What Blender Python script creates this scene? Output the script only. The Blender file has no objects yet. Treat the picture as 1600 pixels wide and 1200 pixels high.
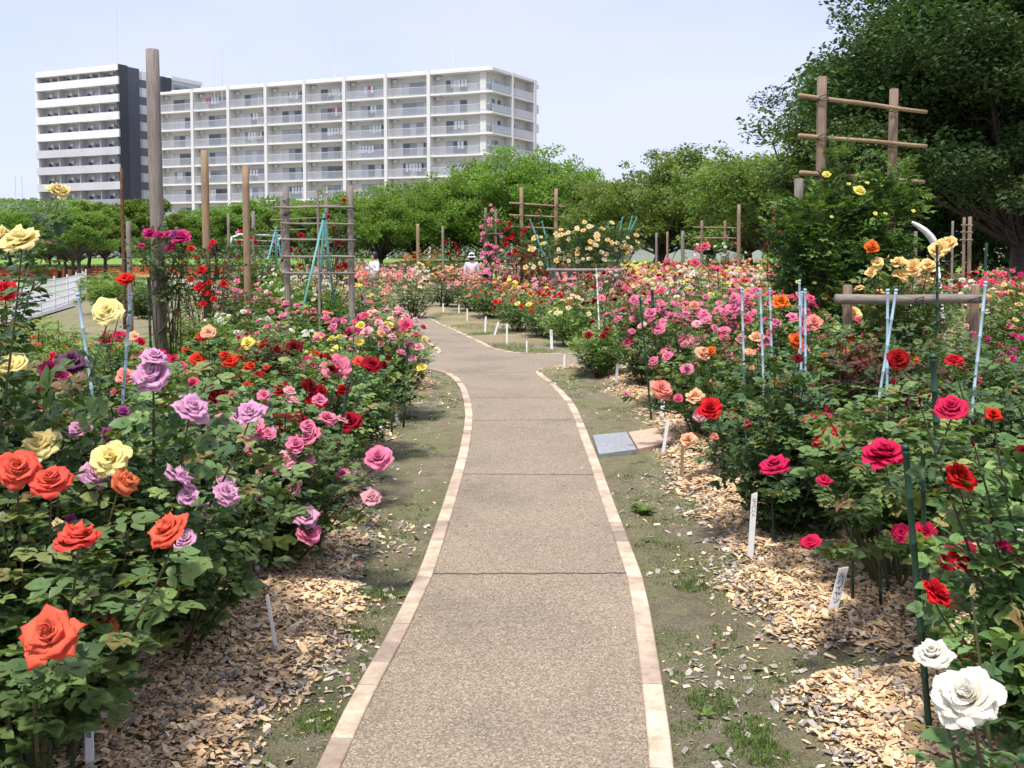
import bpy, math, random
import numpy as np
from mathutils import Vector, Matrix
S = bpy.context.scene
R_ = math.radians
# ------------------------------------------------------------------ camera
FPX, CH = 1556.0, 1.6
PIT = math.radians(3.0); CYP = 395+FPX*math.tan(PIT)      # horizon at row 395 of the 1600x1200 photograph
cam = bpy.data.cameras.new('camera'); camo = bpy.data.objects.new('camera', cam)
S.collection.objects.link(camo); S.camera = camo
camo.location = (0, 0, CH); camo.rotation_euler = (R_(90)-PIT, 0, 0)
cam.sensor_width = 36; cam.lens = 36*FPX/1600; cam.clip_end = 3000; cam.clip_start = 0.05; cam.shift_y = -(600-CYP)/1600
# ------------------------------------------------------------------ world + sun
SUN_EL, SUN_AZ = 68, -158       # azimuth measured from +Y towards +X
w = bpy.data.worlds.new('World'); S.world = w; w.use_nodes = True
nt = w.node_tree; nd = nt.nodes; nd.clear()
out = nd.new('ShaderNodeOutputWorld'); bg = nd.new('ShaderNodeBackground')
sky = nd.new('ShaderNodeTexSky'); sky.sky_type = 'NISHITA'; sky.sun_disc = False
sky.sun_elevation = R_(SUN_EL); sky.sun_rotation = R_(SUN_AZ)
sky.air_density = 1.0; sky.dust_density = 1.6; sky.ozone_density = 1.6
tc = nd.new('ShaderNodeTexCoord'); mp = nd.new('ShaderNodeMapping'); mp.inputs['Scale'].default_value = (1.0, 1.0, 3.6)
mp.inputs['Rotation'].default_value = (0.1, 0.25, 0.4)
nz = nd.new('ShaderNodeTexNoise'); nz.inputs['Scale'].default_value = 1.5; nz.inputs['Detail'].default_value = 6; nz.inputs['Roughness'].default_value = 0.55
cr = nd.new('ShaderNodeMapRange'); cr.inputs['From Min'].default_value = 0.36; cr.inputs['From Max'].default_value = 0.66
cr.inputs['To Min'].default_value = 0.5; cr.inputs['To Max'].default_value = 0.95
mx = nd.new('ShaderNodeMix'); mx.data_type = 'RGBA'
mx.inputs['B'].default_value = (4.15, 4.35, 5.8, 1)
nt.links.new(tc.outputs['Generated'], mp.inputs['Vector']); nt.links.new(mp.outputs[0], nz.inputs['Vector'])
nt.links.new(nz.outputs['Fac'], cr.inputs['Value']); nt.links.new(cr.outputs[0], mx.inputs['Factor'])
nt.links.new(sky.outputs[0], mx.inputs['A']); nt.links.new(mx.outputs['Result'], bg.inputs['Color'])
nt.links.new(bg.outputs[0], out.inputs[0]); bg.inputs['Strength'].default_value = 0.108
sl = bpy.data.lights.new('sun', 'SUN'); so = bpy.data.objects.new('sun', sl); S.collection.objects.link(so)
sl.energy = 2.9; sl.angle = R_(10.0); sl.color = (1.0, 0.95, 0.88)
sd = Vector((math.sin(R_(SUN_AZ))*math.cos(R_(SUN_EL)), math.cos(R_(SUN_AZ))*math.cos(R_(SUN_EL)), math.sin(R_(SUN_EL))))
so.rotation_euler = sd.to_track_quat('Z', 'Y').to_euler()
S.view_settings.view_transform = 'Standard'; S.view_settings.look = 'None'; S.view_settings.gamma = 1
S.view_settings.exposure = 0.92
S.render.engine = 'CYCLES'
S.cycles.max_bounces = 6; S.cycles.diffuse_bounces = 3; S.cycles.transmission_bounces = 3; S.cycles.glossy_bounces = 2
S.cycles.transparent_max_bounces = 4; S.cycles.use_denoising = True

# ------------------------------------------------------------------ helpers
def ray(px, py):
    r, u = (px-800)/FPX, (CYP-py)/FPX
    return r, math.cos(PIT)+u*math.sin(PIT), -math.sin(PIT)+u*math.cos(PIT)
def P(px, py, Y):
    d = ray(px, py); t = Y/d[1]; return Vector((d[0]*t, Y, CH+d[2]*t))
def G(px, py, z=0.0):
    d = ray(px, py); t = (z-CH)/d[2]; return Vector((d[0]*t, d[1]*t, z))
def srgb(r, g, b):
    f = lambda c: (c/255/12.92) if c/255 <= .04045 else ((c/255+.055)/1.055)**2.4
    return (f(r), f(g), f(b), 1)
class MB:
    """collects quads / tris with a per-face random value, material index and a per-vertex value"""
    def __init__(s): s.V=[]; s.Q=[]; s.T=[]; s.qr=[]; s.tr=[]; s.qm=[]; s.tm=[]; s.pv=[]; s.n=0
    def add(s, v, q=None, t=None, rnd=0.5, mi=0, pv=None):
        v = np.asarray(v, float).reshape(-1, 3)
        s.V.append(v); s.pv.append(np.zeros(len(v)) if pv is None else np.asarray(pv, float))
        if q is not None and len(q):
            q = np.asarray(q, int).reshape(-1, 4); s.Q.append(q+s.n)
            s.qr.append(np.broadcast_to(rnd, (len(q),)).astype(float)); s.qm.append(np.broadcast_to(mi, (len(q),)).astype(int))
        if t is not None and len(t):
            t = np.asarray(t, int).reshape(-1, 3); s.T.append(t+s.n)
            s.tr.append(np.full(len(t), float(rnd) if np.ndim(rnd) == 0 else .5)); s.tm.append(np.full(len(t), int(mi) if np.ndim(mi) == 0 else 0))
        s.n += len(v)
    def inst(s, tv, tq, M, pos, rnd, mi=0, pv=None):
        """template tv (n,3), tq (m,4) placed by matrices M (N,3,3) and pos (N,3)"""
        N = len(pos); n = len(tv)
        V = np.einsum('nij,kj->nki', M, tv)+pos[:, None, :]
        Q = (tq[None]+(np.arange(N)*n)[:, None, None]).reshape(-1, 4)
        s.add(V.reshape(-1, 3), Q, rnd=np.repeat(rnd, len(tq)), mi=(np.repeat(mi, len(tq)) if np.ndim(mi) else mi), pv=(None if pv is None else np.tile(pv, N)))
    def box(s, c, size, rz=0, mi=0, rnd=0.5, M=None):
        x, y, z = size[0]/2, size[1]/2, size[2]/2
        v = np.array([[a*x, b*y, e*z] for e in (-1, 1) for a, b in ((-1,-1),(1,-1),(1,1),(-1,1))])
        if M is not None: v = v@np.array(M).T
        elif rz:
            cc, ss = math.cos(rz), math.sin(rz); v = v@np.array([[cc, ss, 0], [-ss, cc, 0], [0, 0, 1]])
        s.add(v+np.array(c), [[3,2,1,0],[4,5,6,7],[0,1,5,4],[1,2,6,5],[2,3,7,6],[3,0,4,7]], rnd=rnd, mi=mi)
    def tube(s, pts, rad, n=6, mi=0, rnd=0.5, cap=True):
        pts = np.array([tuple(p) for p in pts], float); k = len(pts)
        rad = np.broadcast_to(rad, (k,)).astype(float)
        tan = np.gradient(pts, axis=0); tan /= np.linalg.norm(tan, axis=1)[:, None]+1e-9
        up = np.array([0, 0, 1.]) if abs(tan[0][2]) < .9 else np.array([1., 0, 0])
        a = np.cross(tan, up); a /= np.linalg.norm(a, axis=1)[:, None]+1e-9; b = np.cross(tan, a)
        th = np.arange(n)*2*math.pi/n
        V = pts[:, None]+rad[:, None, None]*(a[:, None]*np.cos(th)[None, :, None]+b[:, None]*np.sin(th)[None, :, None])
        i = np.arange(k-1)[:, None]; j = np.arange(n)[None]; j2 = (j+1) % n
        Q = np.stack([i*n+j+0*i, i*n+j2, (i+1)*n+j2, (i+1)*n+j], -1).reshape(-1, 4)
        V = V.reshape(-1, 3)
        if cap:
            c0, c1 = len(V), len(V)+1
            V = np.vstack([V, pts[0], pts[-1]])
            T = [[c0, (q+1) % n, q] for q in range(n)]+[[c1, (k-1)*n+q, (k-1)*n+(q+1) % n] for q in range(n)]
            s.add(V, Q, T, rnd=rnd, mi=mi)
        else: s.add(V, Q, rnd=rnd, mi=mi)
    def mesh(s, name, mats, smooth=False, attrs=True):
        V = np.vstack(s.V); me = bpy.data.meshes.new(name)
        Q = np.vstack(s.Q) if s.Q else np.zeros((0, 4), int); T = np.vstack(s.T) if s.T else np.zeros((0, 3), int)
        me.vertices.add(len(V)); me.vertices.foreach_set('co', V.ravel())
        me.loops.add(Q.size+T.size); me.polygons.add(len(Q)+len(T))
        me.loops.foreach_set('vertex_index', np.concatenate([Q.ravel(), T.ravel()]).astype(np.int32))
        me.polygons.foreach_set('loop_start', np.concatenate([np.arange(len(Q))*4, Q.size+np.arange(len(T))*3]).astype(np.int32))
        mi = np.concatenate((s.qm or [np.zeros(0)])+(s.tm or [])) if (s.qm or s.tm) else np.zeros(0)
        me.polygons.foreach_set('material_index', mi.astype(np.int32))
        me.update(calc_edges=True)
        me.polygons.foreach_set('use_smooth', np.full(len(me.polygons), bool(smooth)))
        a = me.attributes.new('rnd', 'FLOAT', 'FACE'); a.data.foreach_set('value', np.concatenate(s.qr+s.tr).astype(np.float32))
        p = np.concatenate(s.pv)
        if p.any(): a = me.attributes.new('pv', 'FLOAT', 'POINT'); a.data.foreach_set('value', p.astype(np.float32))
        for m in (mats if isinstance(mats, (list, tuple)) else [mats]): me.materials.append(m)
        return me
def link(name, data, parent=None, loc=None, rot=None, scale=None):
    o = bpy.data.objects.new(name, data); S.collection.objects.link(o)
    if parent: o.parent = parent
    if loc is not None: o.location = loc
    if rot is not None: o.rotation_euler = rot
    if scale is not None: o.scale = (scale,)*3 if np.isscalar(scale) else scale
    return o
def tag(o, label=None, cat=None, group=None, kind=None):
    if label: o['label'] = label
    if cat: o['category'] = cat
    if group: o['group'] = group
    if kind: o['kind'] = kind
    return o
def thing(name, label, cat, loc=(0, 0, 0), group=None, rz=0):
    return tag(link(name, None, loc=loc, rot=(0, 0, rz)), label, cat, group)
def obj(name, mb, mats, parent=None, smooth=False, **k): return link(name, mb.mesh(name, mats, smooth), parent, **k)
def basis(n, yaw):
    """(N,3,3) matrices whose z column is n, rotated about it by yaw"""
    n = n/np.linalg.norm(n, axis=1)[:, None]
    up = np.where(np.abs(n[:, 2:3]) < .95, [[0, 0, 1.]], [[1., 0, 0]])
    a = np.cross(up, n); a /= np.linalg.norm(a, axis=1)[:, None]; b = np.cross(n, a)
    c, s_ = np.cos(yaw)[:, None], np.sin(yaw)[:, None]
    return np.stack([a*c+b*s_, b*c-a*s_, n], -1)

# ------------------------------------------------------------------ materials
def newmat(name):
    m = bpy.data.materials.new(name); m.use_nodes = True; t = m.node_tree
    b = t.nodes['Principled BSDF']; return m, t, t.nodes, b
def L(t, a, b): t.links.new(a, b)
def ramp(t, fac, stops, interp='LINEAR'):
    r = t.nodes.new('ShaderNodeValToRGB'); r.color_ramp.interpolation = interp
    e = r.color_ramp.elements
    while len(e) > 2: e.remove(e[-1])
    for i, (p, c) in enumerate(stops):
        el = e[i] if i < 2 else e.new(p)
        el.position = p; el.color = (*c[:3], 1)
    L(t, fac, r.inputs[0]); return r.outputs[0]
def noise(t, scale, detail=4, rough=.55, coord='Object', stretch=None):
    c = t.nodes.new('ShaderNodeTexCoord'); n = t.nodes.new('ShaderNodeTexNoise')
    n.inputs['Scale'].default_value = scale; n.inputs['Detail'].default_value = detail; n.inputs['Roughness'].default_value = rough
    if stretch:
        m = t.nodes.new('ShaderNodeMapping'); m.inputs['Scale'].default_value = stretch
        L(t, c.outputs[coord], m.inputs[0]); L(t, m.outputs[0], n.inputs['Vector'])
    else: L(t, c.outputs[coord], n.inputs['Vector'])
    return n.outputs['Fac']
def mix(t, a, b, f, mode='MIX'):
    m = t.nodes.new('ShaderNodeMix'); m.data_type = 'RGBA'; m.blend_type = mode
    for k, v in (('A', a), ('B', b), ('Factor', f)):
        s = m.inputs[k] if k != 'Factor' else m.inputs[0]
        if k != 'Factor': s = [i for i in m.inputs if i.name == k and i.type == 'RGBA'][0]
        if hasattr(v, 'is_linked'): L(t, v, s)
        elif isinstance(v, (tuple, list)): s.default_value = (*v[:3], 1)
        else: s.default_value = v
    return [o for o in m.outputs if o.type == 'RGBA'][0]
def attr(t, name):
    a = t.nodes.new('ShaderNodeAttribute'); a.attribute_name = name; return a.outputs['Fac']
def bump(t, b, h, strength=.4, dist=.01):
    n = t.nodes.new('ShaderNodeBump'); n.inputs['Strength'].default_value = strength; n.inputs['Distance'].default_value = dist
    L(t, h, n.inputs['Height']); L(t, n.outputs[0], b.inputs['Normal'])
def plain(name, col, rough=.6, nscale=6, var=.12, metal=0, bmp=0):
    m, t, n, b = newmat(name)
    c = ramp(t, noise(t, nscale), [(.3, [x*(1-var) for x in col[:3]]), (.7, [min(1, x*(1+var)) for x in col[:3]])])
    L(t, c, b.inputs['Base Color']); b.inputs['Roughness'].default_value = rough; b.inputs['Metallic'].default_value = metal
    if bmp: bump(t, b, noise(t, nscale*8), bmp)
    return m
def leafmat(name, stops, trans=.25, rough=.5, spec=.25):
    m, t, n, b = newmat(name)
    oi = n.new('ShaderNodeObjectInfo')
    c = ramp(t, attr(t, 'rnd'), stops)
    hs = n.new('ShaderNodeHueSaturation'); L(t, c, hs.inputs['Color'])
    mr = n.new('ShaderNodeMapRange'); mr.inputs['To Min'].default_value = .8; mr.inputs['To Max'].default_value = 1.2
    L(t, oi.outputs['Random'], mr.inputs['Value']); L(t, mr.outputs[0], hs.inputs['Value'])
    mh = n.new('ShaderNodeMapRange'); mh.inputs['To Min'].default_value = .485; mh.inputs['To Max'].default_value = .512
    L(t, oi.outputs['Random'], mh.inputs['Value']); L(t, mh.outputs[0], hs.inputs['Hue'])
    L(t, hs.outputs[0], b.inputs['Base Color'])
    b.inputs['Roughness'].default_value = rough; b.inputs['Specular IOR Level'].default_value = spec
    tr = n.new('ShaderNodeBsdfTranslucent'); ms = n.new('ShaderNodeMixShader'); ms.inputs[0].default_value = trans
    tcx = mix(t, hs.outputs[0], (1.3, 1.25, .5), 1.0, 'MULTIPLY'); L(t, tcx, tr.inputs[0])
    L(t, b.outputs[0], ms.inputs[1]); L(t, tr.outputs[0], ms.inputs[2])
    L(t, ms.outputs[0], n['Material Output'].inputs[0]); return m
LEAF = {
 'dark': leafmat('leaf_dark', [(0, (.03, .064, .028)), (.45, (.06, .118, .045)), (.84, (.10, .18, .06)), (.93, (.19, .27, .07)), (1, (.19, .10, .055))]),
 'blue': leafmat('leaf_blue_green', [(0, (.05, .092, .032)), (.5, (.10, .168, .056)), (.84, (.155, .245, .08)), (.93, (.23, .30, .09)), (1, (.20, .13, .06))], rough=.46, spec=.3),
 'mid': leafmat('leaf_mid', [(0, (.05, .095, .034)), (.5, (.10, .178, .056)), (.84, (.165, .265, .078)), (.93, (.27, .35, .10)), (1, (.22, .13, .06))]),
 'light': leafmat('leaf_light', [(0, (.08, .14, .035)), (.5, (.15, .26, .06)), (.9, (.19, .32, .065)), (1, (.28, .38, .09))], trans=.35),
 'climb': leafmat('leaf_climber', [(0, (.035, .075, .024)), (.4, (.08, .15, .042)), (.8, (.15, .25, .065)), (1, (.30, .40, .10))], trans=.32),
 'red': leafmat('leaf_reddish', [(0, (.04, .06, .025)), (.45, (.06, .11, .04)), (.72, (.13, .075, .045)), (1, (.20, .055, .04))]),
 'tree': leafmat('leaf_tree', [(0, (.09, .155, .035)), (.5, (.15, .25, .055)), (1, (.23, .35, .08))], trans=.42, rough=.55, spec=.2),
 'cherry': leafmat('leaf_cherry', [(0, (.10, .165, .05)), (.5, (.165, .26, .075)), (1, (.25, .36, .105))], trans=.42, rough=.55, spec=.2),
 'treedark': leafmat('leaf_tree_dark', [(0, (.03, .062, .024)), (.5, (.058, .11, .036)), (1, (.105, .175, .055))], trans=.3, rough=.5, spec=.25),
 'grass': leafmat('leaf_grass', [(0, (.06, .12, .02)), (1, (.14, .25, .05))], trans=.3, rough=.6, spec=.15)}
def canemat(name, c1, c2):
    m, t, n, b = newmat(name); L(t, ramp(t, noise(t, 14), [(.35, c1), (.65, c2)]), b.inputs['Base Color']); b.inputs['Roughness'].default_value = .6; return m
CANE = canemat('cane', (.05, .075, .025), (.09, .06, .03))
BARK = canemat('bark', (.035, .026, .02), (.075, .058, .045))
PET = {}
def petal(key, edge, core, third=None):
    m, t, n, b = newmat('petal_'+key)
    e, c = srgb(*edge), srgb(*core)
    col = ramp(t, attr(t, 'pv'), [(0, c), (.5, [(x+y)/2 for x, y in zip(c[:3], e[:3])]), (1, e)])
    oi = n.new('ShaderNodeObjectInfo'); hs = n.new('ShaderNodeHueSaturation'); L(t, col, hs.inputs['Color'])
    mr = n.new('ShaderNodeMapRange'); mr.inputs['To Min'].default_value = .496; mr.inputs['To Max'].default_value = .506
    L(t, oi.outputs['Random'], mr.inputs['Value']); L(t, mr.outputs[0], hs.inputs['Hue'])
    mv = n.new('ShaderNodeMapRange'); mv.inputs['To Min'].default_value = .82; mv.inputs['To Max'].default_value = 1.12
    L(t, attr(t, 'rnd'), mv.inputs['Value']); L(t, mv.outputs[0], hs.inputs['Value'])
    L(t, hs.outputs[0], b.inputs['Base Color']); b.inputs['Roughness'].default_value = .62; b.inputs['Specular IOR Level'].default_value = .15
    tr = n.new('ShaderNodeBsdfTranslucent'); ms = n.new('ShaderNodeMixShader'); ms.inputs[0].default_value = .45 if key in ('white', 'yellow', 'cream') else .35
    L(t, hs.outputs[0], tr.inputs[0]); L(t, b.outputs[0], ms.inputs[1]); L(t, tr.outputs[0], ms.inputs[2])
    L(t, ms.outputs[0], n['Material Output'].inputs[0]); PET[key] = m
petal('coral', (230, 80, 66), (240, 146, 104)); petal('apricot', (230, 106, 84), (240, 168, 96))
petal('yellow', (252, 240, 178), (250, 222, 130)); petal('lemon', (246, 234, 130), (242, 214, 84)); petal('cream', (246, 234, 196), (238, 214, 150))
petal('buff', (248, 220, 156), (242, 186, 104)); petal('lavender', (226, 174, 204), (204, 142, 180)); petal('purple', (168, 74, 144), (138, 44, 114))
petal('plum', (118, 70, 104), (92, 48, 80)); petal('magenta', (206, 58, 126), (172, 28, 92)); petal('hotpink', (214, 42, 92), (182, 20, 66))
petal('pink', (236, 142, 172), (222, 104, 144)); petal('rose', (230, 104, 134), (208, 66, 104)); petal('palepink', (244, 186, 192), (234, 150, 160))
petal('salmon', (242, 164, 146), (232, 126, 112)); petal('peach', (246, 196, 160), (240, 156, 108)); petal('orange', (232, 124, 54), (222, 92, 34))
petal('scarlet', (214, 34, 44), (160, 12, 18)); petal('crimson', (166, 10, 34), (110, 4, 20)); petal('dkred', (118, 8, 24), (74, 3, 14))
petal('redor', (222, 58, 38), (196, 34, 22)); petal('white', (240, 238, 230), (240, 228, 196))
GREEN = plain('sepal_green', (.07, .13, .04), .5, 20)
def woodmat(name, c1, c2, c3, st=(22, 22, 1.6)):
    m, t, n, b = newmat(name)
    g = noise(t, 3, 6, .65, 'Object', st); g2 = noise(t, 2.2, 3)
    c = ramp(t, g, [(.28, c1), (.5, c2), (.75, c3)]); c = mix(t, c, (.72, .66, .6), ramp(t, g2, [(.4, (0, 0, 0)), (.7, (.8, .8, .8))]), 'MULTIPLY')
    L(t, c, b.inputs['Base Color']); b.inputs['Roughness'].default_value = .8; bump(t, b, g, .6, .01); return m
WOOD_GREY = woodmat('wood_grey', (.14, .12, .105), (.25, .22, .195), (.34, .3, .27))
WOOD_TAN = woodmat('wood_tan', (.19, .12, .07), (.33, .225, .135), (.43, .31, .2))
WOOD_BROWN = woodmat('wood_brown', (.15, .10, .068), (.26, .185, .13), (.34, .26, .19))
WOOD_H = woodmat('wood_grey_rail', (.13, .115, .10), (.24, .21, .18), (.34, .3, .26), (1.6, 22, 22))
WOOD_TANH = woodmat('wood_tan_rail', (.2, .13, .075), (.34, .24, .14), (.46, .34, .2), (1.6, 22, 22))
RUST = plain('rust', (.12, .055, .03), .8, 12, .4)
BLUESTK = plain('stake_paleblue', srgb(166, 190, 204), .4, 9, .1); TEALSTK = plain('stake_teal', srgb(86, 150, 146), .45, 9, .12)
GRNSTK = plain('stake_darkgreen', (.012, .045, .026), .4, 9, .2)
WHITEP = plain('white_plastic', (.84, .84, .84), .5, 8, .06); INK = plain('ink', (.02, .02, .025), .6)
WHITEM = plain('white_painted_metal', (.7, .71, .72), .4, 8, .05); ROPE = plain('rope', (.03, .025, .02), .9)

# ------------------------------------------------------------------ ground, path
rs = np.random.RandomState(7); random.seed(7)
_g = rs.rand(64, 64)
def vn(x, y, sc):
    x = np.asarray(x, float)*sc; y = np.asarray(y, float)*sc
    xi, yi = np.floor(x).astype(int), np.floor(y).astype(int); fx, fy = x-xi, y-yi
    fx, fy = fx*fx*(3-2*fx), fy*fy*(3-2*fy); g = lambda a, b: _g[a % 64, b % 64]
    return (g(xi, yi)*(1-fx)+g(xi+1, yi)*fx)*(1-fy)+(g(xi, yi+1)*(1-fx)+g(xi+1, yi+1)*fx)*fy
PATHREADY = []
def mulch(x, y):
    """0..1 cover of wood chips at a ground point"""
    x = np.asarray(x, float); y = np.asarray(y, float)
    eL = -.80+np.interp(y, [3, 5, 6.5, 8, 13], [-.02, .06, -.1, -.24, -.22])+(vn(x*0+3.3, y, .95)-.5)*.26+(vn(x, y, 4)-.5)*.2
    eR = np.interp(y, [2.5, 3.4, 4.4, 5.5, 7.2, 8.2, 10.2, 12.8], [.84, .9, .93, 1.02, 1.12, 1.22, 1.24, 1.0])+(vn(x*0+9.1, y, .9)-.5)*.2+(vn(x, y, 4)-.5)*.2
    gapR = np.clip(1-np.abs(y-3.82)*3.6, 0, 1)
    near = np.where(x < 0, (eL-x)/.24, (x-eR-gapR*.65)/.24)
    m = np.clip(near, 0, 1)
    m = np.where(y > 13.2, np.clip((vn(x, y, .8)-.35)*4, 0, 1), m)
    deep = np.clip(np.where(x < 0, (-x-2.0), (x-2.3))/.5, 0, 1)
    m = m*(1-deep*.75*np.clip((vn(x+40, y+11, 1.3)-.35)*5, 0, 1))
    if PATHREADY: m = m*(~inpoly(x, y))
    return m
def hgt(x, y, top=False):
    dip = np.where(inpoly(x, y), -.06, 0) if PATHREADY else 0
    return -.022+dip+(vn(x, y, 7)-.5)*.012+(vn(x, y, 23)-.5)*.006+mulch(x, y)*.05*(0.5+vn(x, y, 2.2))
def pathmat():
    m, t, n, b = newmat('exposed_aggregate')
    c = n.new('ShaderNodeTexCoord'); v = n.new('ShaderNodeTexVoronoi'); v.inputs['Scale'].default_value = 150
    L(t, c.outputs['Object'], v.inputs['Vector']); sx = n.new('ShaderNodeSeparateColor'); L(t, v.outputs['Color'], sx.inputs[0])
    col = ramp(t, sx.outputs[0], [(0, (.165, .13, .09)), (.3, (.23, .185, .132)), (.6, (.295, .234, .172)), (.88, (.34, .285, .21)), (1, (.44, .39, .31))])
    big = ramp(t, noise(t, 1.3, 5, .6), [(.3, (.80, .79, .78)), (.48, (1.0, .99, .98)), (.7, (1.12, 1.10, 1.06))])
    col = mix(t, col, big, 1.0, 'MULTIPLY')
    gr = ramp(t, v.outputs['Distance'], [(.35, (1, 1, 1)), (.8, (.74, .7, .66))]); col = mix(t, col, gr, 1.0, 'MULTIPLY')
    L(t, col, b.inputs['Base Color']); b.inputs['Roughness'].default_value = .8; bump(t, b, v.outputs['Distance'], -.5, .004)
    return m
def soilmat(near=True):
    m, t, n, b = newmat('soil' if near else 'ground_far')
    f1, f2, f3 = noise(t, 1.1, 8, .7), noise(t, 7, 8, .75), noise(t, 110, 5, .8)
    soil = ramp(t, f2, [(.3, (.16, .13, .095)), (.5, (.27, .225, .165)), (.72, (.40, .345, .265))])
    moss = ramp(t, f3, [(.3, (.14, .155, .06)), (.7, (.29, .30, .145))])
    fac = ramp(t, f1, [(.38, (.1, .1, .1)), (.56, (.95, .95, .95))]) ; fine = ramp(t, f2, [(.4, (.35, .35, .35)), (.6, (1, 1, 1))])
    fc = mix(t, fac, fine, 1.0, 'MULTIPLY')
    col = mix(t, soil, moss, fc)
    gr = ramp(t, f3, [(.36, (.55, .54, .52)), (.5, (1, 1, 1)), (.64, (1.5, 1.45, 1.38))]); col = mix(t, col, gr, 1.0, 'MULTIPLY')
    if near:
        mk = attr(t, 'pv'); c = n.new('ShaderNodeTexCoord'); v = n.new('ShaderNodeTexVoronoi'); v.inputs['Scale'].default_value = 42
        L(t, c.outputs['Object'], v.inputs['Vector']); sx = n.new('ShaderNodeSeparateColor'); L(t, v.outputs['Color'], sx.inputs[0])
        ch = ramp(t, sx.outputs[0], [(0, (.3, .2, .11)), (.5, (.55, .37, .21)), (1, (.75, .55, .35))]); col = mix(t, col, ch, mk)
    L(t, col, b.inputs['Base Color']); b.inputs['Roughness'].default_value = .95; b.inputs['Specular IOR Level'].default_value = .15
    bump(t, b, f3, 1.0, .02); return m
KL = [Vector((-.86, -1.2, 0))]+[G(*p) for p in ((495,1200),(546,1095),(607,990),(654,897),(671,850),(690,795),(708,740),(718,705),(724,675),(727,650),(725,628),(719,607),(708,592),(693,582),(672,577))]
yL = KL[-1].y; KL += [Vector((-3, yL, 0)), Vector((-9, yL, 0))]
KR = [Vector((.2, -1.2, 0))]+[G(*p) for p in ((1052,1200),(1046,1142),(1030,1040),(1015,952),(1003,900),(980,840),(954,772),(938,727),(922,687),(905,645),(895,628),(882,614),(865,598),(851,588),(845,581),(853,576),(875,573.5))]
KR += [Vector((4, KR[-1].y, 0)), Vector((9, KR[-1].y, 0))]
KU = [Vector((9, G(912,552.5).y, 0))]+[G(*p) for p in ((912,552.5),(840,552.5),(822,552),(797,550),(772,544),(747,531.5),(710,514.5),(672,497),(650,487),(634,480))]
KW = [G(560,557), G(655,556), G(676,554), G(683,550), G(680,545), G(660,531), G(636,514), G(612,497), G(585,480), Vector((-8, 29, 0))]
def ins(line, side, d=.04):
    o = []
    for i, p in enumerate(line):
        a = line[max(0, i-1)]; b = line[min(len(line)-1, i+1)]; t = (b-a); o.append(p+Vector((-t.y, t.x, 0)).normalized()*side*d)
    return o
#POLY
poly = ins(KL, -1)+ins(KW, -1)+[Vector((-8, 31.5, 0)), Vector((-3.3, 31.5, 0))]+ins(KU, 1)[::-1]+ins(KR, 1)[::-1]
_px = np.array([p[0] for p in poly]); _py = np.array([p[1] for p in poly])
def inpoly(x, y):
    x, y = np.broadcast_arrays(np.asarray(x, float), np.asarray(y, float)); c = np.zeros(x.shape, bool)
    for i in range(len(_px)):
        x1, y1, x2, y2 = _px[i-1], _py[i-1], _px[i], _py[i]
        if y1 == y2: continue
        k = ((y1 > y) != (y2 > y)) & (x < (x2-x1)*(y-y1)/(y2-y1)+x1); c ^= k
    return c
PATHREADY.append(1)
mb = MB(); xs = np.concatenate([np.linspace(-9, -2.6, 70), np.linspace(-2.58, 2.6, 170), np.linspace(2.64, 9, 70)]); ys = np.concatenate([np.linspace(.6, 14, 420), np.linspace(14.04, 34, 260)])
XX, YY = np.meshgrid(xs, ys, indexing='ij'); ZZ = hgt(XX, YY)
nx, ny = XX.shape; idx = (np.arange(nx-1)[:, None]*ny+np.arange(ny-1)[None]).ravel()
mb.add(np.stack([XX, YY, ZZ], -1).reshape(-1, 3), np.stack([idx, idx+ny, idx+ny+1, idx+1], -1), pv=(mulch(XX, YY)*np.where(YY > 13.2, .25, .9)).ravel())
tag(obj('soil', mb, soilmat(), smooth=True), kind='structure')
mb = MB(); mb.add([[-900, -40, -.07], [900, -40, -.07], [900, 1800, -.07], [-900, 1800, -.07]], [[0, 1, 2, 3]])
tag(obj('ground', mb, soilmat(False)), kind='structure')

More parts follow.
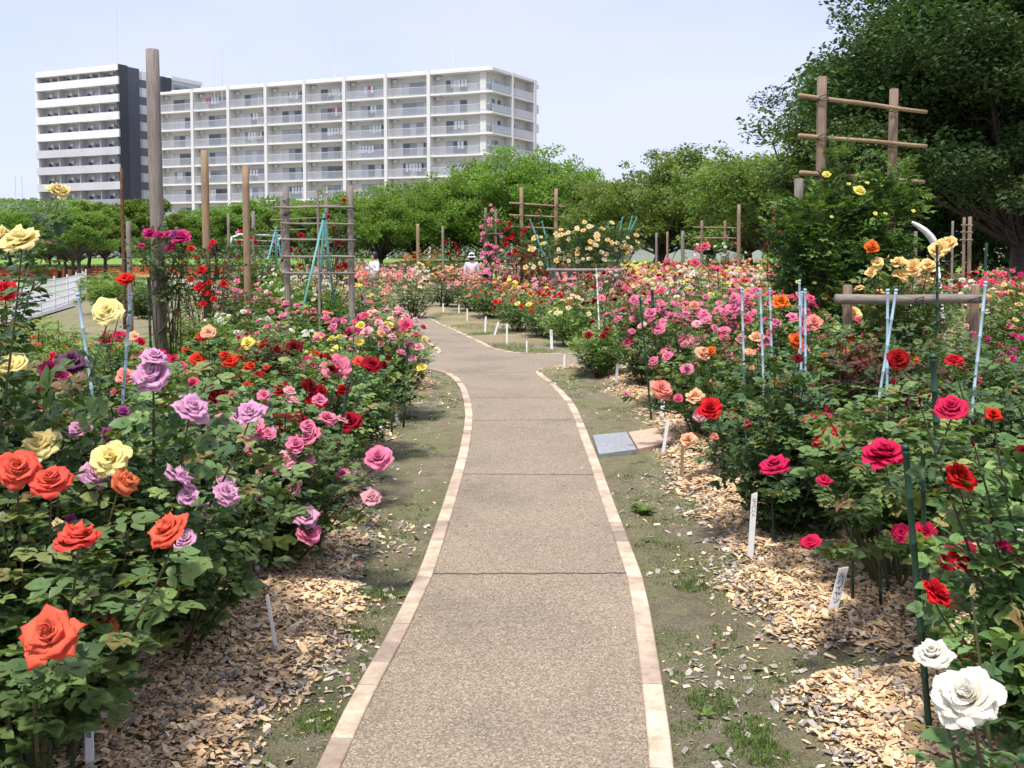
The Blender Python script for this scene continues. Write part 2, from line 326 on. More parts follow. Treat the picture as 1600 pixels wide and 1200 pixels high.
def kerb(name, line, side):
    mb = MB(); acc = []; 
    for a, b in zip(line[:-1], line[1:]):
        d = b-a; n = max(1, int(d.length/.02)); acc += [a+d*(i/n) for i in range(n)]
    acc.append(line[-1]); i = 0; pts = []; s = 0; L_ = .2; last = acc[0]; pts = [acc[0]]
    for p in acc[1:]:
        s += (p-last).length; last = p
        if s >= L_: pts.append(p); s = 0
    for a, b in zip(pts[:-1], pts[1:]):
        if a.y < .6 and b.y < .6: continue
        d = b-a; ang = math.atan2(d.y, d.x); nrm = Vector((-d.y, d.x, 0)).normalized()*side
        c = (a+b)/2+nrm*.037
        w_, l_, z1 = .0372, (d.length-.007)/2, .010+random.uniform(-.0015, .0015); e = .004
        # bevelled brick
        v = []
        for zz, ins in ((-.07, 0), (z1-e, 0), (z1, e)):
            v += [[sx*(l_-ins), sy*(w_-ins), zz] for sx, sy in ((-1,-1),(1,-1),(1,1),(-1,1))]
        cc, ss = math.cos(ang), math.sin(ang); v = np.array(v)@np.array([[cc, ss, 0], [-ss, cc, 0], [0, 0, 1]])
        q = [[k*4+j, k*4+(j+1) % 4, k*4+4+(j+1) % 4, k*4+4+j] for k in (0, 1) for j in range(4)]+[[8, 9, 10, 11]]
        mb.add(v+np.array(c), q, rnd=random.random())
    m = bpy.data.materials.get('kerb_brick')
    if not m:
        m, t, n, b = newmat('kerb_brick')
        c = ramp(t, attr(t, 'rnd'), [(0, (.30, .235, .19)), (.25, (.46, .36, .28)), (.65, (.58, .47, .355)), (1, (.66, .55, .42))])
        st = ramp(t, noise(t, 9, 6, .7), [(.35, (.66, .62, .58)), (.6, (1, 1, 1))]); c = mix(t, c, st, 1.0, 'MULTIPLY')
        sp = ramp(t, noise(t, 220, 2), [(.3, (.8, .76, .72)), (.55, (1.05, 1.05, 1.05))]); c = mix(t, c, sp, 1.0, 'MULTIPLY')
        L(t, c, b.inputs['Base Color']); b.inputs['Roughness'].default_value = .85; bump(t, b, noise(t, 180, 3), .35, .003)
    tag(obj(name, mb, m), kind='structure')
kerb('path_kerb', KL, -1); kerb('path_kerb.001', KR, 1); kerb('path_kerb.002', KU, 1); kerb('path_kerb.003', KW, -1)
def ngon(name, pts, z, mat, kind='structure'):
    me = bpy.data.meshes.new(name)
    from mathutils.geometry import tessellate_polygon
    tr = tessellate_polygon([[Vector((p[0], p[1], 0)) for p in pts]])
    me.from_pydata([(p[0], p[1], z) for p in pts], [], [tuple(t) for t in tr]); me.update()
    if me.polygons[0].normal.z < 0: me.flip_normals()
    me.materials.append(mat); return tag(link(name, me), kind=kind)
PATHM = pathmat(); ngon('garden_path', poly, 0.0, PATHM)
JM = plain('joint_dark', (.12, .095, .075), .9, 60, .5)
mb = MB()
for (x0, y0), (x1, y1) in (((674,897),(978,896)),((725,741),(943,742)),((738,657),(908,656)),((736,621),(884,622)),((700,582),(846,582)),((684,546),(800,545)),((905,576),(903,553))):
    a, b = G(x0, y0), G(x1, y1); n = 40; d = b-a; side = Vector((-d.y, d.x, 0)).normalized()
    for i in range(n):
        f = lambda k: (math.sin(k*1.7+x0)*.004+math.sin(k*.53)*.004)
        p, q = a+d*(i/n)+side*f(i), a+d*((i+1)/n)+side*f(i+1); wv = .005
        mb.add([p-side*wv+Vector((0,0,.004)), q-side*wv+Vector((0,0,.004)), q+side*wv+Vector((0,0,.004)), p+side*wv+Vector((0,0,.004))], [[0, 1, 2, 3]])
tag(obj('path_joints', mb, JM), kind='structure')
# stepping slabs
def slab(name, label, corners, z0, z1, col):
    mb = MB(); v = [(*G(*c)[:2], z0) for c in corners]+[(*G(*c)[:2], z1) for c in corners]
    mb.add(v, [[3,2,1,0],[4,5,6,7],[0,1,5,4],[1,2,6,5],[2,3,7,6],[3,0,4,7]])
    o = obj(name, mb, plain(name+'_stone', col, .7, 30, .22, bmp=.4)); bv = o.modifiers.new('edge', 'BEVEL'); bv.width = .004; bv.segments = 2
    return tag(o, label, 'paving slab')
slab('stepping_slab', 'blue grey square paving slab on the soil beside the path kerb', ((936,712),(995,704),(979,677),(926,682)), -.03, .014, srgb(146, 149, 152))
slab('stepping_slab', 'pinkish tan paving slab between the blue grey slab and the bushes', ((997,703),(1040,694),(1026,670),(982,677)), -.03, .012, srgb(196, 166, 146))
slab('stepping_slab', 'pinkish tan paving slab partly under the peach rose bush', ((1043,694),(1092,684),(1080,662),(1030,669)), -.03, .010, srgb(192, 160, 140))

# wood chips: real chips in thousands (stuff)
CHV = np.array([[-.5,-.12,0],[.30,-.5,0],[.52,.10,0],[-.22,.46,0],[-.46,-.10,.5],[.26,-.44,1],[.48,.10,.6],[-.2,.4,1.1]])
CHQ = np.array([[4,5,6,7],[0,1,5,4],[1,2,6,5],[2,3,7,6],[3,0,4,7],[3,2,1,0]])
PALE = False
def chips(n, x0, x1, y0, y1, dens, s0, s1, zlift, grey=.25, pw=1.0):
    y = y0+(y1-y0)*rs.rand(n)**pw; x = x0+(x1-x0)*rs.rand(n)
    k = rs.rand(n) < dens(x, y); x, y = x[k], y[k]; n = len(x)
    sz = s0*.6+(s1-s0*.6)*rs.rand(n)**2.2
    tilt = rs.randn(n, 3)*[.33, .33, 0]+[0, 0, 1]
    M = basis(tilt, rs.rand(n)*6.28)
    sc = np.stack([sz*(.8+1.0*rs.rand(n)), sz*(.45+.6*rs.rand(n)), .0010+.0028*rs.rand(n)*np.minimum(1, sz/.015)], -1); M = M*sc[:, None, :]
    pos = np.stack([x, y, np.where(inpoly(x, y), .003, hgt(x, y)+.001+rs.rand(n)*zlift*mulch(x, y))+sz*.12], -1)
    r = rs.rand(n); edge = mulch(x, y); r = np.where(rs.rand(n) < grey+(1-edge)*.5, r*.3, .3+.7*r)
    if PALE: r = np.where(rs.rand(n) < .22, .1+.5*rs.rand(n), .13+.17*rs.rand(n)); r = np.where(rs.rand(n) < .28, .75+.25*rs.rand(n), r)
    MBc.inst(CHV, CHQ, M, pos, r)
m, t, n, b = newmat('wood_chip')
c = ramp(t, attr(t, 'rnd'), [(0, (.12, .10, .09)), (.12, (.24, .215, .19)), (.3, (.52, .46, .40)), (.32, (.42, .28, .155)), (.5, (.66, .45, .25)), (.85, (.82, .60, .37)), (1, (.88, .75, .56))])
c = mix(t, c, ramp(t, noise(t, 90, 3), [(.3, (.78, .76, .74)), (.7, (1.08, 1.08, 1.08))]), 1.0, 'MULTIPLY')
L(t, c, b.inputs['Base Color']); b.inputs['Roughness'].default_value = .85; b.inputs['Specular IOR Level'].default_value = .2; CHIPM = m
inpath = lambda x, y: (x > np.interp(y, [p.y for p in KL[:-2]], [p.x for p in KL[:-2]])-.02) & (x < np.interp(y, [p.y for p in KR[:15]], [p.x for p in KR[:15]])+.02) & (y < 13.4)
MBc = MB()
full = lambda x, y: mulch(x, y)
chips(80000, -2.3, -.5, 2.6, 7.2, full, .016, .042, .035, .08)
chips(86000, .7, 2.5, 2.6, 7.2, full, .016, .042, .035, .08)
chips(26000, -2.4, -.4, 7, 13.3, full, .02, .045, .03, .1)
chips(32000, .6, 2.8, 7, 13.6, full, .02, .045, .03, .1)
chips(9000, -6, 7, 15.5, 30, lambda x, y: (mulch(x, y) > .3)*np.where(x < .2, .0, 1)*.9, .03, .06, .02, .1)
sparse = lambda x, y: (~inpath(x, y))*np.clip((vn(x, y, 1.6)-.28)*1.6, .05, 1)*np.clip(1-np.abs(np.abs(x-.05)-1.1)/.9, .12, 1)
PALE = True
chips(16000, -1.5, 1.8, 2.6, 6, sparse, .008, .042, 0, .45)
chips(12000, -1.5, 2.0, 6, 13.5, sparse, .012, .036, 0, .45)
chips(30000, -1.6, 1.9, 2.6, 8, sparse, .003, .010, 0, .45)
PALE = True; chips(500, -.75, .9, 2.8, 12, lambda x, y: inpath(x, y)*np.clip(np.abs(x-.03)*2.2-.35, .06, 1), .006, .022, 0, .3)
tag(obj('wood_chips', MBc, CHIPM), 'tan and grey wood chip mulch strewn over the rose beds', 'wood chips', kind='stuff')
# strays on the path and fallen petals (stuff)
MBc = MB(); 
def petals(n, x0, x1, y0, y1, mi, sz=.02):
    x = x0+(x1-x0)*rs.rand(n); y = y0+(y1-y0)*rs.rand(n)
    v = np.array([[-.5,-.4,0],[.5,-.35,.1],[.45,.45,.25],[-.5,.4,.12]]); M = basis(rs.randn(n, 3)*[.4, .4, 0]+[0, 0, 1], rs.rand(n)*6.28)*(sz*(.6+.8*rs.rand(n)))[:, None, None]
    MBc.inst(v, np.array([[0,1,2,3]]), M, np.stack([x, y, np.maximum(hgt(x, y), -.02)+.012], -1), rs.rand(n), mi, pv=np.ones(4))
petals(60, -1.2, -.85, 4.1, 4.7, 0); petals(40, -1.3, -.6, 3.6, 6, 0); petals(18, .7, 1.4, 3.0, 5.2, 1, .016); petals(40, .8, 1.6, 5, 9, 2); petals(40, -1.3, -.6, 7, 11, 2); petals(70, -1.1, .95, 4, 12, 2, .012)
tag(obj('fallen_petals', MBc, [PET['pink'], PET['dkred'], PET['white']], smooth=True), 'fallen pink white and dark red rose petals on the soil', 'petals', kind='stuff')
# grass + moss tufts
def grass(name, label, spots):
    mb = MB(); bv = np.array([[-.5,0,0],[.5,0,0],[.3,.18,.62],[-.3,.18,.62],[.02,.55,1.0],[-.02,.55,1.0]]); bq = np.array([[0,1,2,3],[3,2,4,5]])
    for (x, y, r, n, h) in spots:
        a = rs.rand(n)*6.28; rr = r*np.sqrt(rs.rand(n)); px, py = x+rr*np.cos(a), y+rr*np.sin(a)
        M = basis(np.stack([rs.randn(n)*.25, rs.randn(n)*.25, np.ones(n)], -1), rs.rand(n)*6.28)
        M = M*np.stack([np.full(n, .004), h*(.5+rs.rand(n)), h*(.4+.8*rs.rand(n))], -1)[:, None, :]
        mb.inst(bv, bq, M, np.stack([px, py, hgt(px, py)-.002], -1), rs.rand(n))
    tag(obj(name, mb, LEAF['grass']), label, 'grass', kind='stuff')
sp = []
for i in range(1900):
    y = 2.7+10.6*random.random()**1.3; x = random.choice([random.uniform(-1.35, -.5), random.uniform(.55, 1.4)])
    if inpath(np.array(x), np.array(y)): continue
    if vn(x, y, 1.6) < .33: continue
    sp.append((x, y, random.uniform(.02, .13), random.randint(14, 60), random.uniform(.006, .022)))
for px, py in ((1170,1140),(1110,1090),(1190,910),(560,985),(590,925),(500,1120),(640,650),(650,620),(1080,910),(1190,1170),(690,860)):
    g = G(px, py); sp.append((g.x, g.y, .09, 260, .035))
for px, py in ((740,512),(790,540),(820,548),(770,522),(700,493)): 
    g = G(px, py); sp.append((g.x, g.y, .5, 700, .06))
grass('grass_tufts', 'short moss and grass tufts growing on the soil strips', sp)

# ------------------------------------------------------------------ rose blooms (unit radius, axis +Z, origin at the base of the petals)
def rose_mesh(name, rings, seed, nu=5, nv=5, ruffle=.06, point=.0, sepals=True):
    r = np.random.RandomState(seed); mb = MB()
    u = np.linspace(-1, 1, nu); v = 1-(1-np.linspace(0, 1, nv))**(1.55 if nv > 4 else 1.1)
    q = np.array([[i*nv+j, (i+1)*nv+j, (i+1)*nv+j+1, i*nv+j+1] for i in range(nu-1) for j in range(nv-1)])
    for (cnt, Lp, W, a0, a1, curl, r0) in rings:
        off = r.rand()*6.28
        for k in range(cnt):
            th = off+k*6.283/cnt+r.randn()*.18; l = Lp*(1+r.randn()*.11); w = W*(1+r.randn()*.15)
            A0, A1 = R_(a0+r.randn()*7), R_(a1+r.randn()*13)
            # centre line
            vv = np.linspace(0, 1, 21); ang = A0+(A1-A0)*vv+R_(curl)*np.clip((vv-.62)/.38, 0, 1)**1.5
            rr = r0+np.concatenate([[0], np.cumsum(np.sin(ang[:-1]))*l/20]); zz = np.concatenate([[0], np.cumsum(np.cos(ang[:-1]))*l/20])
            R0 = np.interp(v, vv, rr); Z0 = np.interp(v, vv, zz); AN = np.interp(v, vv, ang)
            wid = w*1.06*np.sin(np.pi*(.09+.905*v**1.15))**(.55 if nv > 4 else .7)
            tip = 1-point*(np.abs(u)[:, None]**1.5)*(v[None]**4)
            X = u[:, None]*wid[None]*np.ones((nu, nv))
            bendr = np.maximum(R0, .16)[None]                                   # wrap the petal round the axis
            k_ = np.clip(1.25-R0/.75, .15, 1)[None]
            lat = bendr*np.sin(X/bendr*k_)/k_; dr = -bendr*(1-np.cos(X/bendr*k_))/k_
            edge = (np.abs(u)[:, None]**2)*v[None]
            wob = ruffle*edge*np.sin(u[:, None]*5+r.rand()*6+v[None]*4)+ruffle*.35*r.randn(nu, nv)*v[None]
            curl_e = -curl/60*.14*edge
            Rr = R0[None]*tip+dr; Zz = Z0[None]*tip+(wob+curl_e)*np.sin(AN)[None]*1.0; Rr = Rr+(wob)*np.cos(AN)[None]*.8
            c, s_ = math.cos(th), math.sin(th)
            mb.add(np.stack([Rr*c-lat*s_, Rr*s_+lat*c, Zz], -1).reshape(-1, 3), q, rnd=r.rand(), mi=0, pv=np.clip(np.tile(v, nu)*.75+.25*min(1, r0+A1/1.6), 0, 1))
    if sepals:
        for k in range(5):
            th = k*1.2566+.3; c, s_ = math.cos(th), math.sin(th)
            pr = np.array([[.04,-.10,-.02],[.04,.10,-.02],[.3,.11,-.03],[.3,-.11,-.03],[.55,.01,-.16],[.55,-.01,-.16]])
            mb.add(np.stack([pr[:, 0]*c-pr[:, 1]*s_, pr[:, 0]*s_+pr[:, 1]*c, pr[:, 2]], -1), [[0,1,2,3],[3,2,4,5]], mi=1)
        mb.tube([(0,0,-.28),(0,0,-.14),(0,0,.02)], [.05,.13,.12], 6, mi=1)
    return mb.mesh(name, [PET['pink'], GREEN], True)
RFULL = lambda k=1.: [(3,.70,.28,0,3,0,.02),(5,.76,.38,2,8,15,.05),(5,.82,.46,4,20,30,.08),(6,.88,.54,12,38,45,.10),(7,.92,.56,26,60,55,.12),(7,.96,.56,46,84,45,.12)]
BLOOM = {'open': [rose_mesh('bloom_open', RFULL(), s, 7, 7, ruffle=.07, point=.15) for s in (1, 2, 3)],
 'ruffle': [rose_mesh('bloom_ruffled', [(5,.62,.24,0,10,5,.02),(6,.68,.32,3,24,15,.06),(7,.74,.38,10,40,20,.08),(8,.80,.44,22,58,25,.1),(8,.88,.46,38,78,20,.12),(8,.93,.48,62,100,10,.12)], s, 7, 7, ruffle=.11, point=-.05) for s in (4, 5)],
 'point': [rose_mesh('bloom_pointed', [(3,.6,.26,0,2,0,.02),(4,.7,.36,2,8,10,.05),(5,.78,.42,6,24,50,.08),(5,.9,.48,20,52,65,.1),(6,1.0,.5,44,80,60,.12),(5,1.0,.5,66,104,30,.12)], s, 7, 7, ruffle=.07, point=.36) for s in (6, 7, 8)],
 'blowsy': [rose_mesh('bloom_blowsy', [(4,.5,.26,0,15,0,.04),(5,.6,.34,10,40,25,.08),(5,.78,.46,22,55,25,.1),(4,.9,.6,30,66,10,.12),(5,1.0,.64,56,92,-10,.12)], s, 7, 6, ruffle=.07, point=-.1) for s in (21, 22)],
 'cup': [rose_mesh('bloom_cup', [(3,.8,.3,0,2,0,.02),(4,.86,.4,3,8,12,.05),(4,.92,.46,10,20,55,.07),(5,.9,.46,30,62,50,.1),(3,.8,.42,70,110,20,.1)], s, ruffle=.04, point=.4) for s in (9, 10)],
 'bud': [rose_mesh('bloom_bud', [(3,.9,.26,0,-6,0,.03),(4,.95,.34,12,-4,10,.05)], s, 4, 5, .02, .5) for s in (11,)],
 'low': [rose_mesh('bloom_small', [(3,.5,.28,0,10,0,.02),(4,.7,.44,8,40,25,.06),(6,.85,.5,30,72,30,.1),(6,.95,.5,55,95,10,.1)], s, 3, 3, .08, .1, False) for s in (12, 13, 14)]}
def petal_object(o, key):
    o.material_slots[0].link = 'OBJECT'; o.material_slots[0].material = PET[key]
def bloom(root, key, pos, size, axis=None, kind='open', name='bloom'):
    me = random.choice(BLOOM[kind]); 
    if axis is None: axis = Vector((random.gauss(0, .35), -.35+random.gauss(0, .35), 1))
    q = Vector(axis).to_track_quat('Z', 'Y'); sp = q.to_euler(); 
    M = q.to_matrix()@Matrix.Rotation(random.random()*6.28, 3, 'Z')
    o = link(name, me, root, Vector(pos)-root.location, M.to_euler(), size/2/(.86 if kind != 'bud' else .6)); petal_object(o, key); return o

# ------------------------------------------------------------------ foliage
_st = [(0, .09, 0, 0), (.17, .31, .07, -.01), (.42, .43, .10, -.03), (.72, .31, .03, -.07), (1.0, .035, -.16, -.17)]
LV = np.array([[sx*w_, y_, (ze if sx else zm)] for (y_, w_, ze, zm) in _st for sx in (-1, 0, 1)])
LQ = np.array([[a*3+b, a*3+b+1, a*3+b+4, a*3+b+3] for a in range(4) for b in (0, 1)])
LV1 = np.array([[0,0,0],[.36,.42,.08],[0,1,-.1],[-.36,.42,.08]]); LQ1 = np.array([[0,1,2,3]])
def compound(hi, n=5):
    """a rose leaf: leaflets along a stalk that runs along +Y, faces +Z"""
    V, Q = [], []; tv, tq = (LV, LQ) if hi else (LV1, LQ1)
    lay = [(0, 1.05, 0, .82), (.98, .78, 62, .62), (.98, .78, -62, .62), (.45, .7, 70, .5), (.45, .7, -70, .5)][:n]
    k = 0
    for (yy, _, ang, sc) in lay:
        a = R_(-ang); c, s_ = math.cos(a), math.sin(a)
        v = tv*sc; v = np.stack([v[:, 0]*c-v[:, 1]*s_, v[:, 0]*s_+v[:, 1]*c, v[:, 2]-abs(ang)/62*.03*v[:, 1]], -1)
        y0 = 1.02 if ang == 0 else yy
        V.append(v+[0, y0, -.10*y0*y0]); Q.append(tq+k); k += len(tv)
    V = np.vstack(V); Q = np.vstack(Q)
    if hi:
        k = len(V); V = np.vstack([V, [[-.018,0,0],[.018,0,0],[.012,1.02,-.11],[-.012,1.02,-.11]]]); Q = np.vstack([Q, [[k, k+1, k+2, k+3]]])
    return V, Q
def add_leaves(mb, pts, dirs, size, hi, n=5, rnd=None, r=rs):
    """pts: leaf roots, dirs: outward directions"""
    N = len(pts); V, Q = compound(hi, n)
    up = np.array([0, 0, 1.])+r.randn(N, 3)*.38
    d = dirs/np.linalg.norm(dirs, axis=1)[:, None]+r.randn(N, 3)*.22; d[:, 2] = d[:, 2]*.45+.05; d /= np.linalg.norm(d, axis=1)[:, None]
    z = up+dirs*.35; z = z-(z*d).sum(1)[:, None]*d; z /= np.linalg.norm(z, axis=1)[:, None]; x = np.cross(d, z)
    M = np.stack([x, d, z], -1)*(size*(.65+.6*r.rand(N)))[:, None, None]
    rr = r.rand(N) if rnd is None else rnd
    n_ = len(Q); N_ = len(pts); vv = np.einsum('nij,kj->nki', M, V)+pts[:, None, :]
    QQ = (Q[None]+(np.arange(N_)*len(V))[:, None, None]).reshape(-1, 4)
    mb.add(vv.reshape(-1, 3), QQ, rnd=np.clip(np.repeat(rr, n_)+r.randn(N_*n_)*.03, 0, 1))
def bush_meshes(seed, h, rad, nshoot, hi, leaf=.05, low=.22, fmat='mid', shoot_leaf=.045, n=5, lift=1.0, name='foliage'):
    r = np.random.RandomState(seed); fb, cb = MB(), MB(); P_, D_, Rn = [], [], []
    for i in range(nshoot):
        a = r.rand()*6.283; q = math.sqrt(r.rand()); rr = rad*q*(.85+.3*r.rand())
        top = h*(low+(1-low)*(1-.42*q*q)*(.42+.58*r.rand()**.55)*lift)
        tip = np.array([rr*math.cos(a), rr*math.sin(a), top]); b0 = np.array([rr*.16*math.cos(a)+r.randn()*.03, rr*.16*math.sin(a)+r.randn()*.03, -.03])
        mid = (b0*.45+tip*.55)*[1.0, 1.0, .9]+np.array([r.randn()*.04, r.randn()*.04, 0])*rad*2
        t = np.linspace(0, 1, 7)[:, None]; pts = (1-t)**2*b0+2*t*(1-t)*mid+t*t*tip
        if i < nshoot*(.26 if hi else .12): cb.tube(pts, np.linspace(.0075, .0028, 7)*(1.25 if hi else 1.4), 5 if hi else 3, cap=False)
        ln = np.linalg.norm(tip-b0); m = max(3, int(ln*.72/shoot_leaf)); tt = 1-np.linspace(0, .74, m)[:, None]+r.randn(m, 1)*.01
        pp = (1-tt)**2*b0+2*tt*(1-tt)*mid+tt*tt*tip; ph = np.arange(m)*2.4+r.rand()*6
        dd = np.stack([np.cos(ph), np.sin(ph), .35+.2*r.rand(m)], -1)+(pp-np.array([0, 0, h*.45]))*[1, 1, .5]/rad*.7
        ok = pp[:, 2] > h*low*.55; P_.append(pp[ok]); D_.append(dd[ok]); base = r.rand()*.55+.1
        Rn.append(np.clip(base+r.rand(ok.sum())*.25+.25*(1-np.arange(m)[ok]/m)**3, 0, 1))
    P_, D_, Rn = np.vstack(P_), np.vstack(D_), np.concatenate(Rn)
    add_leaves(fb, P_, D_, leaf, hi, n, Rn, r)
    return fb.mesh(name, LEAF[fmat], hi), cb.mesh('canes', CANE)
PROTO = {}
def proto(kind, mat, var):
    k = (kind, mat, var)
    if k not in PROTO:
        sd_ = 100+var*7+{'hi': 0, 'mid': 40, 'far': 80}[kind]
        if kind == 'hi': PROTO[k] = bush_meshes(sd_, 1, .5, 112, True, .068, .16, mat, .05)
        if kind == 'mid': PROTO[k] = bush_meshes(sd_, 1, .5, 140, False, .066, .12, mat, .05)
        if kind == 'far': PROTO[k] = bush_meshes(sd_, 1, .5, 120, False, .066, .05, mat, .06, 3)
    return PROTO[k]
NB = [0]; BUSHES = []
def bush(label, X, Y, h=1., r=.5, mat='mid', fill=(), kind=None, cat='rose bush', name='rose_bush', group=None, z0=0., var=None, lift=0.):
    """fill: list of (n, key, bloom diameter, bloom kind)"""
    NB[0] += 1; kind = kind or ('hi' if Y < 7.4 else 'mid' if Y < 15 else 'far')
    t = thing(name, label, cat, (X, Y, z0), group)
    fm, cm = proto(kind, mat, (NB[0] if var is None else var) % (5 if kind == 'hi' else 4)); rz = random.random()*6.28
    link('foliage', fm, t, (0, 0, lift), (0, 0, rz), (r*2, r*2, h-lift)); link('canes', cm, t, (0, 0, 0), (0, 0, rz), (r*2, r*2, h))
    B = dict(root=t, X=X, Y=Y, h=h, r=r, mat=mat, stems=[]); BUSHES.append(B)
    for (n, key, sz, bk) in fill:
        if kind == 'mid': n = int(n*1.4+.5)
        for i in range(n):
            a = random.random()*6.283; q = math.sqrt(random.random())
            z = h*(.2+.8*(1-.42*q*q)*(1.0-.42*random.random()**1.6))+.04
            if math.sin(a) > 0 and q > .6: z = max(z, h*.75)
            p = Vector((X+math.cos(a)*q*r*1.02, Y+math.sin(a)*q*r*1.02, z0+z))
            ax = Vector((math.cos(a)*q*.7+random.gauss(0, .25), math.sin(a)*q*.7-.3+random.gauss(0, .2), 1))
            bloom(t, key, p, sz*random.uniform(.75, 1.15), ax, bk)
    if kind != 'far' and fill:
        for i in range(4):
            a = random.random()*6.283; q = random.random()**.5; bloom(t, fill[0][1], Vector((X+math.cos(a)*q*r, Y+math.sin(a)*q*r, z0+h*(1.02-.36*q*q)*random.uniform(.85, 1.04))), .045, Vector((random.gauss(0, .2), random.gauss(0, .2), 1)), 'bud', 'bud')
    return B
def hero(px, py, spx, key, kind='open', D=.11, axis=None, Y=None, b=None):
    """a bloom seen in the photo, given its real diameter or its distance; grows from the nearest bush"""
    Y = Y or D*FPX/spx; p = P(px, py, Y); size = spx/FPX*Y*math.hypot(1, (px-800)/FPX)*.93
    B = b or min(BUSHES, key=lambda q: math.hypot(q['X']-p.x, (q['Y']-p.y)*.8)-q['r']*.3)
    ax = Vector(axis) if axis else Vector((random.gauss(0, .3)-.1*p.x, -.62+random.gauss(0, .28), .75))
    p.z -= size*.22; bloom(B['root'], key, p, size, ax, kind)
    B['stems'].append((p, ax.normalized(), size))
def finish_stems():
    for B in BUSHES:
        if not B['stems']: continue
        mb = MB(); fb = MB(); o = np.array(B['root'].location); PP, DD = [], []
        for p, ax, size in B['stems']:
            p = np.array(p); c = np.array([B['X'], B['Y'], 0]); d = p-c; hd = math.hypot(d[0], d[1])
            e = c+np.array([d[0], d[1], 0])*min(.55, B['r']*.8/max(hd, .01)); e[2] = min(p[2]*.55, B['h']*.55)
            p0 = p-np.array(ax)*size*.1; m = p0*.6+e*.4; m = m+np.array([0, 0, -.02])-np.array(ax)*size*.35
            t = np.linspace(0, 1, 7)[:, None]; pts = (1-t)**2*p0+2*t*(1-t)*m+t*t*e
            mb.tube(pts-o, np.linspace(.0026, .005, 7)*(1 if B['Y'] < 8 else 1.3), 5, cap=False)
            ln = np.linalg.norm(p0-e); k = max(3, int(ln/.034)); tt = np.linspace(.14, .95, k)[:, None]
            PP.append((1-tt)**2*p0+2*tt*(1-tt)*m+tt*tt*e-o); ph = np.arange(k)*2.4+random.random()*6; DD.append(np.stack([np.cos(ph), np.sin(ph), np.full(k, .3)], -1))
        link('flower_stems', mb.mesh('flower_stems', CANE), B['root'])
        PP, DD = np.vstack(PP), np.vstack(DD)
        add_leaves(fb, PP, DD, .062, B['Y'] < 9); link('stem_leaves', fb.mesh('stem_leaves', LEAF[B['mat']], B['Y'] < 9), B['root'])
# ---- left bed, next to the path, near to far
b = bush
A = b('rose bush with big coral orange blooms over dark leaves, nearest on the left', -1.42, 2.9, .92, .48, 'blue', lift=.1)
A2 = b('dark leafy rose bush with a few lavender blooms at the bottom left edge', -2.12, 2.95, 1.0, .46, 'blue', [(2, 'lavender', .07, 'open')])
Bv = b('rose bush with large lavender blooms over bluish leaves', -1.42, 3.85, 1.14, .54, 'blue', [(7, 'lavender', .085, 'open'), (2, 'lavender', .08, 'point')])
Hy = b('tall rose bush with big pale yellow blooms on long canes at the left edge', -1.85, 3.2, 1.5, .44, 'dark', [(1, 'yellow', .05, 'bud')])
Cp = b('rose bush with ruffled pink blooms, one leaning out towards the path', -1.25, 4.95, .93, .47, 'blue', [(9, 'pink', .075, 'ruffle'), (4, 'palepink', .075, 'open')])
Dc = b('rose bush with velvety crimson blooms behind the ruffled pink one', -1.35, 6.2, .98, .5, 'blue', [(8, 'crimson', .085, 'open')])
Ep = b('rose bush with one tall large pink bloom above dark red ones', -1.3, 7.8, 1.0, .5, 'mid', [(5, 'dkred', .08, 'open'), (3, 'pink', .08, 'open')])
Fm = b('rose bush of mixed pale pink and yellow blooms near the left branch path', -1.3, 9.7, 1.0, .5, 'mid', [(8, 'palepink', .1, 'open'), (8, 'lemon', .08, 'ruffle'), (3, 'rose', .1, 'open')])
b('low rose bush with pink and magenta blooms where the left branch path begins', -1.5, 11.6, .95, .5, 'mid', [(9, 'palepink', .1, 'open'), (6, 'magenta', .08, 'open'), (5, 'cream', .09, 'open')])
# second row
I_ = b('rose bush with loose magenta blooms behind the pale yellow one', -2.6, 5.2, .98, .5, 'dark', [(9, 'magenta', .08, 'ruffle'), (4, 'palepink', .07, 'ruffle')])
b('rose bush with purple buds beneath a dark plum bloom', -2.15, 4.2, .98, .42, 'blue', [(2, 'purple', .06, 'cup'), (2, 'palepink', .05, 'ruffle')])
b('rose bush with small rose pink blooms behind the lavender one', -2.3, 6.6, .85, .5, 'mid', [(7, 'rose', .07, 'ruffle'), (4, 'palepink', .07, 'ruffle')])
Jo = b('rose bush with round orange red blooms on thin stems right of the thick grey pole', -2.4, 7.9, .92, .5, 'mid', [(4, 'redor', .08, 'open')])
Jr = b('rose bush with orange blooms and reddish young leaves behind the crimson one', -2.3, 9.3, .85, .5, 'red', [(5, 'redor', .09, 'open')])
b('rose bush with a few lemon yellow and white blooms', -2.55, 10.7, .9, .5, 'mid', [(3, 'lemon', .1, 'ruffle'), (4, 'white', .08, 'open'), (4, 'pink', .08, 'open')])
b('rose bush with clear pink blooms just before the left branch path', -2.7, 12.4, .98, .55, 'mid', [(12, 'pink', .1, 'open'), (4, 'salmon', .09, 'open')])
b('rose bush with pink blooms beside the lemon yellow one', -1.95, 12.6, .85, .45, 'mid', [(8, 'pink', .1, 'open'), (3, 'rose', .09, 'open')])
